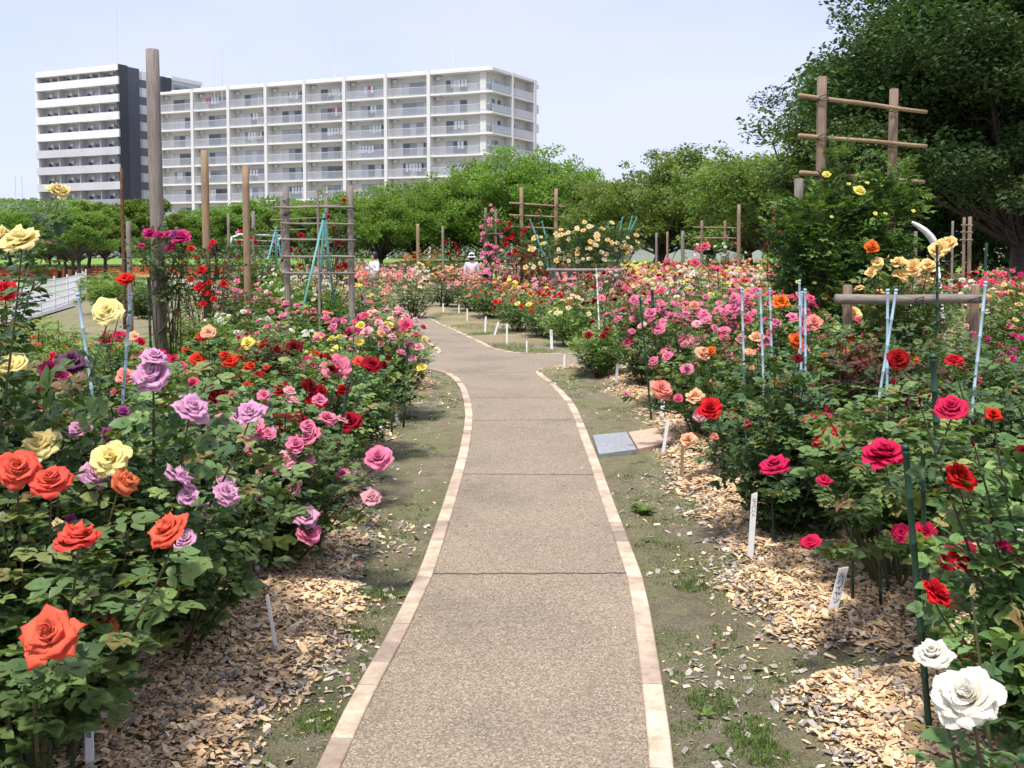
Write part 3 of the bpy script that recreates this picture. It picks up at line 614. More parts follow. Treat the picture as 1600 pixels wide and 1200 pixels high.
# third row and left edge
b('rose bush dotted with small coral flowers at the left edge of the photo', -3.5, 6.6, 1.05, .55, 'light', [(9, 'coral', .045, 'low'), (2, 'rose', .05, 'low')])
b('rose bush with crimson pink ruffled blooms left of the thick grey pole', -3.2, 7.9, .98, .5, 'mid', [(5, 'hotpink', .08, 'ruffle'), (3, 'peach', .08, 'open')])
b('light green shrub with tiny coral flowers beneath the white mesh fence', -4.6, 9.4, .95, .6, 'light', [(12, 'coral', .045, 'low')])
b('leafy green shrub with sparse coral flowers left of the thick grey pole', -3.95, 10.2, .78, .6, 'light', [(6, 'coral', .045, 'low')], cat='shrub', name='garden_shrub', kind='mid')
b('feathery light green shrub right of the thick grey pole', -3.55, 11.3, .95, .6, 'light', [(3, 'magenta', .05, 'low')], cat='shrub', name='garden_shrub', kind='mid')
b('rose bush with pure white blooms in the left bed', -3.45, 12.6, .95, .5, 'mid', [(10, 'white', .09, 'open')])
b('green shrub without flowers in the left bed beneath the grey lane', -5.4, 11.6, .85, .7, 'light', cat='shrub', name='garden_shrub', kind='mid')
b('rounded yellow green shrub beside the end of the white mesh fence', -10.5, 26, .98, .6, 'light', cat='shrub', name='garden_shrub', kind='mid')
b('dark rounded shrub behind the thick grey pole', -8.9, 24, .85, .55, 'mid', cat='shrub', name='garden_shrub', kind='mid')
b('low bright green shrub beside the rust brown pole', -10.6, 27.5, 1.1, 1.2, 'light', cat='shrub', name='garden_shrub', kind='mid')
b('low spreading shrub on the gravel near the orange netting', -14.4, 36, 1.0, 1.5, 'light', cat='shrub', name='garden_shrub', kind='mid')
# ---- right bed, near to far
Wh = b('white rose bush with glossy leaves in the bottom right corner', 1.02, 1.72, .60, .30, 'blue', kind='hi')
R0 = b('rose bush with scarlet blooms at the right edge in front of the stakes', 1.72, 2.95, 1.0, .46, 'mid', [(1, 'scarlet', .06, 'cup'), (1, 'dkred', .06, 'cup')], kind='hi')
R1 = b('rose bush with large hot pink blooms tied to dark green stakes', 1.82, 4.6, 1.0, .5, 'mid', [(2, 'hotpink', .08, 'open')], lift=.2)
R2 = b('rose bush with bright scarlet and pink blooms and a bare trunk at its base', 1.55, 5.45, .98, .46, 'dark', [(1, 'hotpink', .06, 'cup')])
R3 = b('rose bush with reddish bronze young leaves in front of the log rail', 2.25, 6.3, 1.08, .52, 'red')
R3b = b('rose bush with crimson blooms between the crossed pale blue stakes and the log rail post', 2.75, 5.35, 1.02, .5, 'dark', [(2, 'dkred', .06, 'cup')])
R4 = b('rose bush with peach blooms among the pale blue stakes', 1.82, 7.1, .95, .5, 'dark', [(3, 'peach', .06, 'open')])
R5 = b('rose bush with salmon pink blooms reaching over the soil strip', 1.72, 8.5, .98, .5, 'mid', [(4, 'pink', .1, 'open'), (4, 'salmon', .08, 'open'), (4, 'rose', .04, 'low')])
R6 = b('rose bush with large clear pink blooms left of the pale blue stakes', 1.82, 10.0, 1.14, .56, 'mid', [(17, 'pink', .11, 'open'), (3, 'palepink', .1, 'open')])
R7 = b('rose bush with many soft pink blooms nearest to the right branch path', 1.66, 11.7, 1.12, .56, 'mid', [(18, 'pink', .11, 'open'), (3, 'salmon', .1, 'open')])
R8 = b('light green rose bush with a few crimson blooms at the right branch path', 1.15, 12.9, .72, .42, 'light', [(4, 'crimson', .08, 'open')])
b('rose bush with pink blooms behind the pale blue stakes', 2.75, 8.6, 1.08, .5, 'mid', [(5, 'rose', .09, 'open'), (3, 'lemon', .04, 'low')])
R9 = b('rose bush with apricot orange blooms behind the pale blue stakes', 2.6, 7.4, 1.06, .42, 'dark', [(4, 'orange', .07, 'open')])
b('rose bush with dense deep pink blooms in the second row of the right bed', 2.75, 10.3, 1.2, .56, 'mid', [(13, 'rose', .11, 'open'), (8, 'pink', .11, 'open')])
b('rose bush with pink and coral blooms in the second row of the right bed', 2.7, 12.2, 1.18, .6, 'mid', [(15, 'pink', .11, 'open'), (5, 'salmon', .1, 'open')])
b('rose bush with loose pink blooms at the back of the right bed', 3.6, 12.9, 1.2, .6, 'mid', [(8, 'palepink', .1, 'open'), (10, 'rose', .11, 'open')])
b('dark leafed rose bush with few blooms under the log rail', 3.3, 8.3, 1.0, .55, 'dark', [(2, 'rose', .08, 'open')])
b('leafy rose bush with small pink blooms beneath the log rail', 4.0, 8.9, .9, .5, 'dark', [(6, 'rose', .07, 'low')])
b('rose bush with mauve pink blooms right of the log rail post', 4.9, 9.7, .78, .42, 'dark', [(7, 'magenta', .09, 'open')])
b('rose bush with magenta blooms cut by the right edge of the photo', 5.7, 10.4, .98, .55, 'mid', [(9, 'magenta', .09, 'open')])
b('rose bush with cream yellow blooms at the right edge above the magenta one', 6.3, 12.6, 1.12, .55, 'mid', [(10, 'buff', .09, 'open'), (3, 'palepink', .09, 'open')])
b('rose bush with mixed white pink and red blooms at the right edge', 7.1, 13.8, 1.25, .6, 'mid', [(7, 'white', .1, 'open'), (6, 'rose', .1, 'open'), (3, 'crimson', .1, 'open'), (4, 'buff', .09, 'open')])
b('rose bush with crimson and pink blooms near the right edge behind the log rail', 6.0, 14.8, 1.2, .6, 'mid', [(5, 'crimson', .09, 'open'), (4, 'palepink', .09, 'open'), (4, 'white', .08, 'open')])
b('tall leafy rose bush with a few red blooms behind the log rail', 6.3, 16.2, 1.65, .8, 'mid', [(6, 'crimson', .09, 'low')])
b('rose bush with yellow and pink blooms left of the log rail behind the trellis', 2.75, 14.1, 1.05, .5, 'mid', [(5, 'palepink', .1, 'open'), (4, 'lemon', .08, 'open')])
Y1 = b('tall rose bush with buff yellow blooms rising over the log rail', 3.95, 10.25, 1.55, .62, 'mid', [(2, 'buff', .1, 'ruffle')], kind='mid')
# ---- front row beyond the crossing, right of the path
FR = [
 ('rose bush with dark crimson blooms at the bend where the path turns away', -2.05, 29.8, 1.0, .75, 'dark', [(22, 'crimson', .12, 'low')]),
 ('rose bush with pale pink and salmon blooms behind the path bend', -1.1, 27.8, 1.0, .7, 'mid', [(12, 'palepink', .12, 'low'), (8, 'salmon', .11, 'low')]),
 ('rose bush with coral orange blooms in the front row beyond the crossing', -.55, 24.6, .95, .6, 'mid', [(8, 'redor', .13, 'low'), (7, 'salmon', .12, 'low')]),
 ('low green rose bush with salmon blooms beside the coral orange one', .05, 22.6, .9, .6, 'mid', [(12, 'salmon', .12, 'low'), (3, 'redor', .1, 'low')]),
 ('rose bush with scarlet blooms above three slanting white labels', .15, 20.6, .85, .6, 'mid', [(11, 'scarlet', .13, 'low')]),
 ('rose bush with scarlet blooms and one pale yellow bloom by the grassy strip', .6, 18.6, .82, .55, 'mid', [(9, 'scarlet', .13, 'low'), (2, 'lemon', .12, 'low')]),
 ('light green rose bush with cream yellow blooms above a broad white label', .98, 17.3, .82, .5, 'light', [(16, 'cream', .1, 'low')]),
 ('rose bush with bright red blooms behind the cream yellow one', 1.25, 19.4, 1.15, .6, 'mid', [(14, 'scarlet', .13, 'low')]),
 ('rose bush with dark velvet red blooms facing the right branch path', 1.75, 17.2, .95, .55, 'mid', [(14, 'dkred', .11, 'low'), (6, 'crimson', .11, 'low')]),
 ('rose bush with crimson blooms under the right end of the yellow rose frame', 2.35, 18.8, 1.0, .6, 'mid', [(12, 'crimson', .11, 'low'), (4, 'rose', .11, 'low')]),
 ('rose bush with light pink blooms across the branch path from the nearer pink ones', 2.75, 17.3, 1.02, .6, 'mid', [(14, 'pink', .12, 'low')]),
 ('rose bush with white blooms among the pink ones in the right hand beds', 3.4, 19.6, 1.15, .65, 'mid', [(13, 'white', .12, 'low'), (4, 'lemon', .11, 'low')]),
 ('rose bush with lemon yellow blooms next to the white one beyond the crossing', 4.2, 19.2, 1.15, .65, 'mid', [(14, 'lemon', .11, 'low'), (3, 'salmon', .11, 'low')]),
 ('rose bush with deep rose blooms left of the tall green climber', 4.0, 16.6, 1.15, .6, 'mid', [(15, 'rose', .12, 'low')]),
 ('rose bush with small dark red flowers left of the tall green climber', 5.1, 18.0, 1.3, .65, 'mid', [(26, 'crimson', .08, 'low')]),
 ('tall stemmed pink rose bush whose blooms rise above the others', 3.3, 15.9, 1.22, .55, 'mid', [(10, 'pink', .12, 'low')]),
 # left of the path beyond the crossing
 ('rose bush with pale pink blooms in the wedge bed left of the far path', -2.55, 18.2, .85, .55, 'mid', [(8, 'palepink', .12, 'low'), (6, 'salmon', .1, 'low')]),
 ('rose bush with yellow and pink blooms in the wedge bed under the trellis', -3.1, 18.9, 1.0, .6, 'mid', [(6, 'lemon', .11, 'low'), (6, 'pink', .11, 'low')]),
 ('rose bush with salmon pink blooms beside the right trellis post', -3.1, 21.6, 1.15, .6, 'mid', [(12, 'salmon', .12, 'low'), (5, 'rose', .11, 'low')]),
 ('rose bush with cream blooms behind the wedge bed', -2.5, 24.5, 1.1, .7, 'mid', [(9, 'cream', .11, 'low'), (5, 'palepink', .12, 'low')]),
 ('rose bush with clear pink blooms in front of the second tan pole', -4.35, 16.9, 1.0, .6, 'mid', [(18, 'pink', .11, 'low')]),
 ('rose bush with pink blooms left of the second tan pole', -5.0, 18.1, 1.1, .6, 'mid', [(17, 'pink', .12, 'low')]),
 ('rose bush with orange blooms beneath the rounded green shrub', -5.5, 20.3, .95, .6, 'mid', [(9, 'salmon', .1, 'low'), (5, 'orange', .1, 'low')])]
for f in FR: b(*f)
b('rounded green shrub on a bare stem left of the trellis', -5.15, 20.2, 1.65, .72, 'mid', cat='shrub', name='garden_shrub', kind='mid')
Wc = b('white rose bush covered in clustered blooms under the teal tripod', -3.4, 17.0, 1.28, .66, 'light', [(50, 'white', .085, 'low')], kind='mid')
b('white rose bush with loose blooms between the rounded shrub and the trellis', -4.35, 18.6, 1.35, .5, 'light', [(16, 'white', .09, 'low')], kind='mid')
b('upright shrub of orange flowers before the hedge beside the tan far pole', -4.2, 44.0, 1.75, 1.0, 'mid', [(50, 'orange', .13, 'low')], kind='far')
b('standard rose with small dark red flowers beside the grey far pole', -3.0, 46.0, 2.2, .8, 'mid', [(50, 'crimson', .12, 'low')], kind='far')
# ---- blooms read off the photo, left side
CO, AP, LA, YE, PK = 'coral', 'apricot', 'lavender', 'yellow', 'pink'
for a in ((82,978,84,CO,'point'),(165,958,58,AP,'cup'),(122,838,72,CO,'open'),(270,821,66,CO,'open'),(26,722,60,CO,'open'),(79,745,60,CO,'open'),(191,745,54,AP,'cup')): hero(*a, D=.108, b=A)
for a in ((238,578,58,LA,'point'),(240,556,40,LA,'open'),(298,631,52,LA,'point'),(276,739,54,LA,'point'),(294,770,34,LA,'open'),(351,765,44,LA,'point'),(143,738,50,LA,'open'),(108,762,42,LA,'open'),(392,638,42,LA,'point'),(290,838,38,LA,'open'),(192,640,24,'purple','cup'),(182,657,20,'purple','cup'),(166,674,26,'purple','cup')):
    hero(*a, Y=3.15 if a[2] > 30 else 3.5, b=Bv)
hero(112,560,44,'plum','point', Y=3.7, b=Bv); hero(111,808,20,'purple','cup', Y=2.9, b=Bv); hero(90,815,22,'cream','cup', Y=3.0, b=Hy)
for a in ((22,566,50,YE,'open'),(66,687,54,YE,'point'),(175,708,54,YE,'ruffle'),(32,371,56,YE,'open'),(4,362,30,YE,'cup'),(169,483,46,YE,'open'),(84,292,30,YE,'cup'),(98,296,28,YE,'cup')): hero(*a, D=.11, b=Hy)
hero(8,449,34,'scarlet','open', Y=4.4, b=I_); hero(198,433,28,'redor','open', Y=5.6, b=I_)
for a in ((396,664,36,PK,'ruffle'),(420,675,26,PK,'open'),(347,654,28,PK,'open'),(491,678,40,PK,'open'),(481,663,26,PK,'open'),(463,690,30,PK,'ruffle'),(446,716,38,'palepink','open'),(462,757,34,'palepink','cup'),(478,800,40,'lavender','point'),(481,826,36,PK,'ruffle'),(592,710,40,PK,'ruffle'),(581,773,34,'palepink','open'),(408,768,26,'purple','cup'),(420,723,18,'magenta','cup'),(408,736,18,'palepink','open')):
    hero(*a, Y=4.55, b=Cp)
for a in ((440,654,36,'crimson','open'),(466,650,26,'crimson','open'),(494,624,36,'crimson','open'),(548,653,38,'crimson','point'),(334,611,36,'dkred','open'),(481,600,28,'dkred','open'),(321,724,20,'crimson','open')): hero(*a, Y=5.6, b=Dc)
for a in ((526,569,46,PK,'ruffle',),(520,595,34,'crimson','point'),(577,567,34,'crimson','open'),(559,562,18,CO,'open'),(460,539,28,'dkred','point'),(481,566,24,'magenta','ruffle')): hero(*a, Y=6.6, b=Ep)
for a in ((308,558,24,'redor','open'),(360,561,26,'redor','open'),(351,553,18,'redor','open'),(387,602,22,'redor','open'),(417,625,18,'redor','open'),(331,640,20,'redor','open'),(316,523,18,'redor','open'),(325,517,24,'peach','open'),(197,584,28,'salmon','ruffle')): hero(*a, Y=7.2, b=Jo)
for a in ((166,527,20,'hotpink','ruffle'),(187,523,20,'hotpink','ruffle'),(208,525,20,'peach','open'),(388,533,20,'lemon','ruffle')): hero(*a, Y=8)
for a in ((77,573,26,'magenta','ruffle'),(98,585,18,'magenta','ruffle'),(63,608,20,'magenta','ruffle'),(83,600,22,'magenta','ruffle'),(19,605,16,'magenta','ruffle'),(60,633,24,'salmon','open')): hero(*a, Y=5.0, b=I_)
for a in ((634,505,24,'rose','ruffle'),(574,516,18,'palepink','ruffle'),(552,531,16,'palepink','open'),(562,532,16,'lemon','ruffle'),(526,546,18,'lemon','ruffle'),(611,525,16,'palepink','open'),(595,519,15,'peach','open'),(640,536,18,PK,'open'),(655,541,18,'palepink','open'),(644,558,17,'palepink','open'),(659,571,18,'lemon','point'),(605,544,12,'lemon','open'),(596,536,12,PK,'open'),(603,560,14,'crimson','open'),(557,515,12,'magenta','open'),(545,514,10,'magenta','open')): hero(*a, Y=9.4, b=Fm)
# right side
hero(1515,1077,92,'white','ruffle', Y=1.7, axis=(-.45,-.45,.75), b=Wh); hero(1460,1019,58,'white','open', Y=1.78, axis=(-.3,-.15,.95), b=Wh); hero(1519,925,24,'cream','bud', Y=1.9, axis=(0,0,1), b=Wh)
for a in ((1498,865,68,'hotpink','open'),(1383,703,58,'hotpink','ruffle'),(1488,634,48,'hotpink','open'),(1269,844,32,'hotpink','open'),(1408,829,30,'hotpink','open'),(1446,825,30,'hotpink','ruffle'),(1504,1018,36,'crimson','open'),(1287,749,26,'hotpink','open'),(1291,641,18,'hotpink','bud')): hero(*a, Y=3.25 if a[2] > 40 else 3.6, b=R1)
for a in ((1460,921,44,'scarlet','ruffle'),(1498,740,42,'scarlet','ruffle'),(1550,825,24,'hotpink','bud'),(1567,852,28,'hotpink','open'),(1551,643,32,'redor','cup'),(1522,692,16,'scarlet','bud'),(1597,702,22,'dkred','open'),(1437,626,16,'crimson','bud')): hero(*a, Y=2.75, b=R0)
for a in ((1297,680,44,'scarlet','ruffle'),(1212,724,48,'hotpink','open')): hero(*a, Y=4.6, b=R2)
hero(1110,634,38,'scarlet','ruffle', Y=5.3, b=R2)
for a in ((1402,555,32,'crimson','open'),(1491,562,30,'scarlet','open')): hero(*a, Y=4.9, b=R3b)
hero(1246,558,16,'dkred','open', Y=6.2, b=R4)
for a in ((1220,469,25,'orange','ruffle'),(1242,529,25,'orange','ruffle'),(1272,500,24,'salmon','ruffle'),(1182,525,24,'peach','open'),(1171,549,18,'peach','open'),(1175,573,12,'peach','cup'),(1212,593,14,'orange','cup'),(1230,590,13,'orange','cup'),(1087,617,27,'peach','ruffle'),(1093,645,24,'palepink','open'),(1077,684,24,'peach','ruffle'),(1115,680,16,'salmon','open')): hero(*a, Y=6.7, b=R4)
for a in ((1031,604,33,'salmon','ruffle'),(1096,549,27,'peach','open'),(1112,546,17,'orange','open'),(979,614,12,PK,'cup'),(1060,620,16,'rose','open')): hero(*a, Y=8.0, b=R5)
for a in ((1098,491,26,PK,'open'),(1068,527,20,PK,'open'),(1044,546,25,PK,'open'),(1130,523,20,'rose','open'),(1145,479,24,PK,'open'),(1149,463,19,PK,'open'),(1169,462,16,PK,'open'),(1131,486,14,PK,'open'),(1169,498,17,'rose','open'),(1085,475,17,'salmon','open'),(1030,511,24,PK,'open'),(1017,487,22,PK,'open')): hero(*a, Y=9.7, b=R6)
for a in ((983,532,22,'rose','open'),(991,466,18,PK,'open'),(966,497,16,PK,'open'),(989,497,14,PK,'open'),(940,465,13,PK,'open'),(978,450,14,'rose','open'),(1019,456,14,'rose','open'),(1033,455,17,'rose','open')): hero(*a, Y=11.4, b=R7)
for a in ((920,522,15,'crimson','open'),(949,515,15,'crimson','open')): hero(*a, Y=12.6, b=R8)
tall = [q for q in BUSHES if 'tall stemmed pink' in q['root']['label']][0]
for a in ((1103,383,17,'rose','open'),(1044,408,18,'rose','open'),(1085,408,15,'rose','open'),(1121,419,19,'rose','open')): hero(*a, Y=15.5, b=tall)
for a in ((1332,487,24,'buff','ruffle'),(1404,407,21,'buff','ruffle'),(1428,414,27,'buff','ruffle'),(1450,412,24,'buff','ruffle'),(1407,428,22,'buff','ruffle'),(1363,422,19,'buff','ruffle'),(1371,408,18,'buff','ruffle'),(1470,384,30,'buff','ruffle'),(1484,377,23,'buff','ruffle'),(1362,382,20,'orange','ruffle')): hero(*a, Y=9.7, b=Y1)
finish_stems()

# ------------------------------------------------------------------ posts, trellises, stakes
def tpost(mb, x, y, z1, r, z0=-.05, dx=0, dy=0, n=14, mi=0):
    k = 9; t = np.linspace(0, 1, k)
    pts = [(x+dx*q+math.sin(q*5+x)*.004, y+dy*q, z0+(z1-z0)*q) for q in t]
    rad = [r*(1.04-.06*q) for q in t]; rad[-1] *= .97; pts.append((pts[-1][0], pts[-1][1], z1+.006)); rad.append(r*.86)
    mb.tube(pts, rad, n, mi)
def post(label, px, ytop, Y, r, mat, group=None, name='wooden_pole', cat='pole', lean=0):
    p = P(px, ytop, Y); mb = MB(); t = thing(name, label, cat, (p.x, Y, 0), group)
    tpost(mb, 0, 0, p.z, r, dx=lean); obj('shaft', mb, mat, t, True); return t
def rail(t, mb_a, mb_b, r, mat, name='rail', n=10):
    mb = MB(); a, b_ = Vector(mb_a)-t.location, Vector(mb_b)-t.location; k = 8
    pts = [a+(b_-a)*(i/(k-1))+Vector((0, 0, math.sin(i*1.3+a.z)*.004)) for i in range(k)]
    mb.tube(pts, [r*(1.05-.12*i/(k-1)) for i in range(k)], n); return obj(name, mb, mat, t, True)
def lashing(t, c, r, n=3):
    mb = MB()
    for k in range(n):
        th = np.linspace(0, 6.283, 13); z = (k-(n-1)/2)*.011
        mb.tube([(c[0]-t.location.x+r*math.cos(a), c[1]-t.location.y+r*math.sin(a), c[2]+z+.35*r*math.sin(a+k)) for a in th], .0045, 4, cap=False)
    obj('rope_lashing', mb, ROPE, t, True)
def climber(root, centers, seed, n_leaf, leaf, mat, blooms, Y0, hi=False, name='foliage', n=5):
    """foliage filling ellipsoids (cx,cy,cz,rx,ry,rz) in the coordinates of root, blooms: (n,key,size,kind)"""
    r = np.random.RandomState(seed); fb, cb = MB(), MB(); vol = np.array([c[3]*c[4]*c[5] for c in centers]); vol = vol/vol.sum(); Pn, Dn, Rn = [], [], []
    for c, v in zip(centers, vol):
        m = int(n_leaf*v); k = max(3, m//9)
        d = r.randn(k, 3); d /= np.linalg.norm(d, axis=1)[:, None]; q = r.rand(k, 1)**.42; cc = np.array(c[:3]); rad = np.array(c[3:])
        cl = cc+d*q*rad*(.88+.24*r.rand(k, 1))
        for p, dd in zip(cl, d):
            o = r.randn(9, 3)*.045; Pn.append(p+o); Dn.append(dd+o*6+[0, 0, .15]); Rn.append(np.clip(r.rand()*.6+r.rand(9)*.35, 0, 1))
        for i in range(min(14, k)):
            e = cl[i]; b0 = np.array([cc[0]*.6+r.randn()*.08, cc[1]*.6+r.randn()*.05, 0 if i % 2 else cc[2]-rad[2]]); m_ = (e+b0)/2+r.randn(3)*.1
            t = np.linspace(0, 1, 7)[:, None]; cb.tube((1-t)**2*b0+2*t*(1-t)*m_+t*t*e, np.linspace(.011, .004, 7), 5, cap=False)
    add_leaves(fb, np.vstack(Pn), np.vstack(Dn), leaf, hi, n, np.concatenate(Rn), r)
    link(name, fb.mesh(name, LEAF[mat], hi), root); link('canes', cb.mesh('canes', CANE), root)
    for (nn, key, sz, bk) in blooms:
        for i in range(nn):
            c = centers[r.choice(len(centers), p=vol)]; d = r.randn(3); d /= np.linalg.norm(d); d[1] = -abs(d[1])*.9-.1
            p = np.array(c[:3])+d*np.array(c[3:])*1.04
            bloom(root, key, root.location+Vector(p), sz*r.uniform(.75, 1.15), Vector((d[0]*.6, d[1]-.3, .7)), bk)
# tall poles on the left
bigp = post('thick weathered grey wooden pole, the tallest in the left bed', 242, 78, 9.3, .062, WOOD_GREY, lean=-.02)
post('tan wooden pole between the thick grey pole and the slightly shorter tan one', 320, 236, 16.6, .064, WOOD_TAN)
post('tan wooden pole with a dark lower half, left of the ladder like trellis', 384, 260, 17.2, .06, WOOD_TAN)
post('thin rust brown metal pole left of the thick grey pole', 190, 264, 21, .035, RUST, name='metal_pole')
post('short grey pole ringed with ties just right of the rust brown pole', 201, 346, 19.5, .05, WOOD_GREY)
post('thin grey pole at the left end of the white tubular arch', 357, 334, 24, .035, WOOD_GREY)
post('grey pole rising behind the white tubular arch', 396, 330, 26, .048, WOOD_GREY)
post('tan far pole standing in the orange flowered shrub before the hedge', 653, 350, 43, .075, WOOD_TAN)
post('grey far pole standing in the small dark red standard rose', 692, 354, 44, .06, WOOD_GREY)
post('thick tan far pole left of the tall green climber', 1155, 320, 30, .058, WOOD_BROWN)
post('grey far pole before the leaning cherry trunk, left of three', 1026, 364, 48, .06, WOOD_GREY)
post('pale tan far pole in the middle of three before the cherry trees', 1043, 362, 48, .055, WOOD_TAN)
post('thick grey far pole, right of three before the cherry trees', 1067, 361, 46, .085, WOOD_GREY)
post('grey pole in front of the dark trees, left of the small ladder frame', 1489, 346, 24, .03, WOOD_GREY)
post('grey pole between the peach climber and the dark trees beside the white hoop', 1431, 362, 22, .04, WOOD_GREY)
post('leaning dark green pole right of the small ladder frame', 1538, 380, 21, .03, GRNSTK, lean=.05, name='garden_pole')
post('grey square topped post at the left flank of the tall green climber', 1249, 280, 11.9, .055, WOOD_GREY)
# magenta climber on the thick grey pole
t = thing('climbing_rose', 'magenta climbing rose clustered around the thick grey pole', 'climbing rose', (bigp.location.x+.06, 9.24, 0))
climber(t, [(0.02, -.08, 1.56, .26, .22, .22), (.16, -.08, 1.38, .15, .15, .16), (.1, -.06, 1.12, .10, .10, .26)], 5, 620, .042, 'mid', [], 9.3)
for px, py, s_, k in ((234,366,19,'magenta'),(250,369,15,'magenta'),(263,368,14,'magenta'),(284,374,28,'magenta'),(221,385,10,'magenta'),(266,389,14,'magenta'),(274,369,18,'purple')):
    bloom(t, k, P(px, py, 9.0), s_*9.0/FPX, (0, -.5, .8), 'ruffle')
# red climber behind the grey pole
t = thing('climbing_rose', 'scarlet climbing rose at the foot of the left tan pole', 'climbing rose', (P(322, 430, 16.4).x, 16.4, 0))
climber(t, [(-.05, -.05, .75, .5, .4, .6), (.15, 0, 1.45, .4, .3, .28), (-.15, 0, 1.2, .35, .3, .4)], 6, 1500, .055, 'dark', [(8, 'scarlet', .11, 'low')], 16.4)
for px, py, s_ in ((315,424,18),(299,438,13),(312,450,18),(327,443,11),(350,445,15),(334,468,11),(318,476,13),(333,380,11),(298,390,13),(306,402,8),(322,460,10)): bloom(t, 'scarlet', P(px, py, 15.9), s_*15.9/FPX, (0, -.6, .7), 'open')
t = thing('climbing_rose', 'pink and crimson climbing rose over the white tubular arch', 'climbing rose', (P(402, 430, 23).x, 23, 0))
climber(t, [(0, 0, 1.55, .75, .4, .6), (-.55, 0, 1.35, .4, .3, .4), (.1, 0, .8, .7, .4, .5)], 8, 1800, .06, 'mid', [(14, 'crimson', .12, 'low'), (12, 'pink', .13, 'low'), (9, 'scarlet', .11, 'low')], 23)
# white tubular arch
def arch(label, px0, px1, ytop, Y, mat):
    a, b_ = P(px0, ytop, Y), P(px1, ytop, Y+2.5); t = thing('tubular_arch', label, 'garden arch', (a.x, Y, 0)); L_ = (b_-a); L_.z = 0
    for e in (0., 1.):
        mb = MB(); o = L_*e; pts = [(o.x, o.y, 0), (o.x, o.y, a.z-.3), (o.x+.06, o.y+.04, a.z-.08), (o.x+.25, o.y+.1, a.z)]
        mb.tube(pts, .028, 8); obj('upright', mb, mat, t, True)
    mb = MB(); mb.tube([(.2, .1, a.z), (L_.x+.25, L_.y+.1, a.z)], .026, 8); obj('top_tube', mb, mat, t, True)
    for k in range(1, 5):
        mb = MB(); mb.tube([(.02, 0, a.z-.14*k), (L_.x, L_.y, a.z-.14*k)], .014, 6); obj('cross_tube', mb, mat, t, True)
arch('white tubular arch behind the pink and crimson climbing rose', 358, 432, 366, 25, WHITEM)
# ladder like trellis, left
def trellis(label, posts, rails, mat, matr, Yp, name='rose_trellis', rl=None):
    c = P(posts[0][0], posts[0][1], posts[0][2]); t = thing(name, label, 'trellis', (c.x, c.y, 0))
    pp = []
    for (px, py, Y, r) in posts:
        p = P(px, py, Y); mb = MB(); tpost(mb, p.x-c.x, p.y-c.y, p.z, r); obj('post', mb, mat, t, True); pp.append((p, r))
    for (xa, ya, Ya, xb, yb, Yb, r) in rails:
        a, b_ = P(xa, ya, Ya), P(xb, yb, Yb); rail(t, a, b_, r, matr)
        for p, pr in pp[:2]:
            f = (p.x-a.x)/(b_.x-a.x) if abs(b_.x-a.x) > .01 else 0
            if 0 < f < 1: lashing(t, (p.x, p.y-.0, a.z+(b_.z-a.z)*f), pr+r*1.1, 3 if Yp < 14 else 2)
    return t
trellis('weathered ladder like rose trellis with six rails, behind the teal tripod', ((447,291,16.4,.05),(548,292,16.4,.05),(497,296,16.3,.02),(510,306,18.6,.04),(441,310,18.6,.035)),
    [(430,324,16.3,552,323,16.3,.019),(438,349,16.3,554,350,16.3,.016),(438,374,16.3,556,375,16.3,.018),(440,401,16.3,556,401,16.3,.021),(442,427,16.3,556,427,16.3,.019),(423,324.5,18.5,534,320,18.5,.013),(423,344,18.5,505,340,18.5,.012),(423,361,18.5,480,358,18.5,.012)], WOOD_GREY, WOOD_H, 16.4)
t = thing('climbing_rose', 'dark crimson climbing rose growing up the ladder like trellis', 'climbing rose', (P(500, 400, 17.6).x, 17.6, 0))
climber(t, [(.05, 0, 1.0, .55, .3, .9), (-.3, 0, 1.55, .35, .25, .42), (.38, 0, 1.85, .25, .2, .7)], 9, 1300, .055, 'mid', [(22, 'crimson', .12, 'low'), (5, 'dkred', .11, 'low')], 17)
# pine trellis with the big green climber, right
trellis('tall brown log trellis with three long rails above the big green climber', ((1285,121,11.5,.056),(1397,140,12.4,.056)),
    [(1249,149,11.3,1447,175,12.6,.026),(1249,212,11.3,1447,228,12.6,.026),(1251,270,11.3,1443,284,12.6,.027)], WOOD_BROWN, WOOD_TANH, 11.5)
t = thing('climbing_rose', 'huge leafy green climbing rose with few small yellow blooms on the brown log trellis', 'climbing rose', (3.68, 11.42, 0))
climber(t, [(-.2, 0, .95, .42, .42, .95), (-.05, 0, 1.85, .55, .42, .5), (.6, .2, 1.9, .42, .4, .6), (.4, .2, .95, .42, .4, .9), (.05, .1, 2.4, .24, .2, .36), (-.5, -.05, 1.7, .2, .25, .42), (.85, .3, 2.35, .2, .2, .3), (.4, .1, 2.62, .12, .12, .3), (-.62, -.1, 2.05, .1, .1, .2)], 11, 7600, .088, 'climb', [], 11.7, n=5)
for px, py, s_ in ((1342,300,19),(1291,274,13),(1326,288,7),(1355,286,7),(1300,339,7),(1296,395,7),(1367,334,8),(1427,330,7),(1273,442,7),(1246,441,7),(1383,334,6),(1287,467,7)): bloom(t, 'lemon', P(px, py, 11.0), s_*11/FPX, (0, -.6, .6), 'open' if s_ > 10 else 'low')
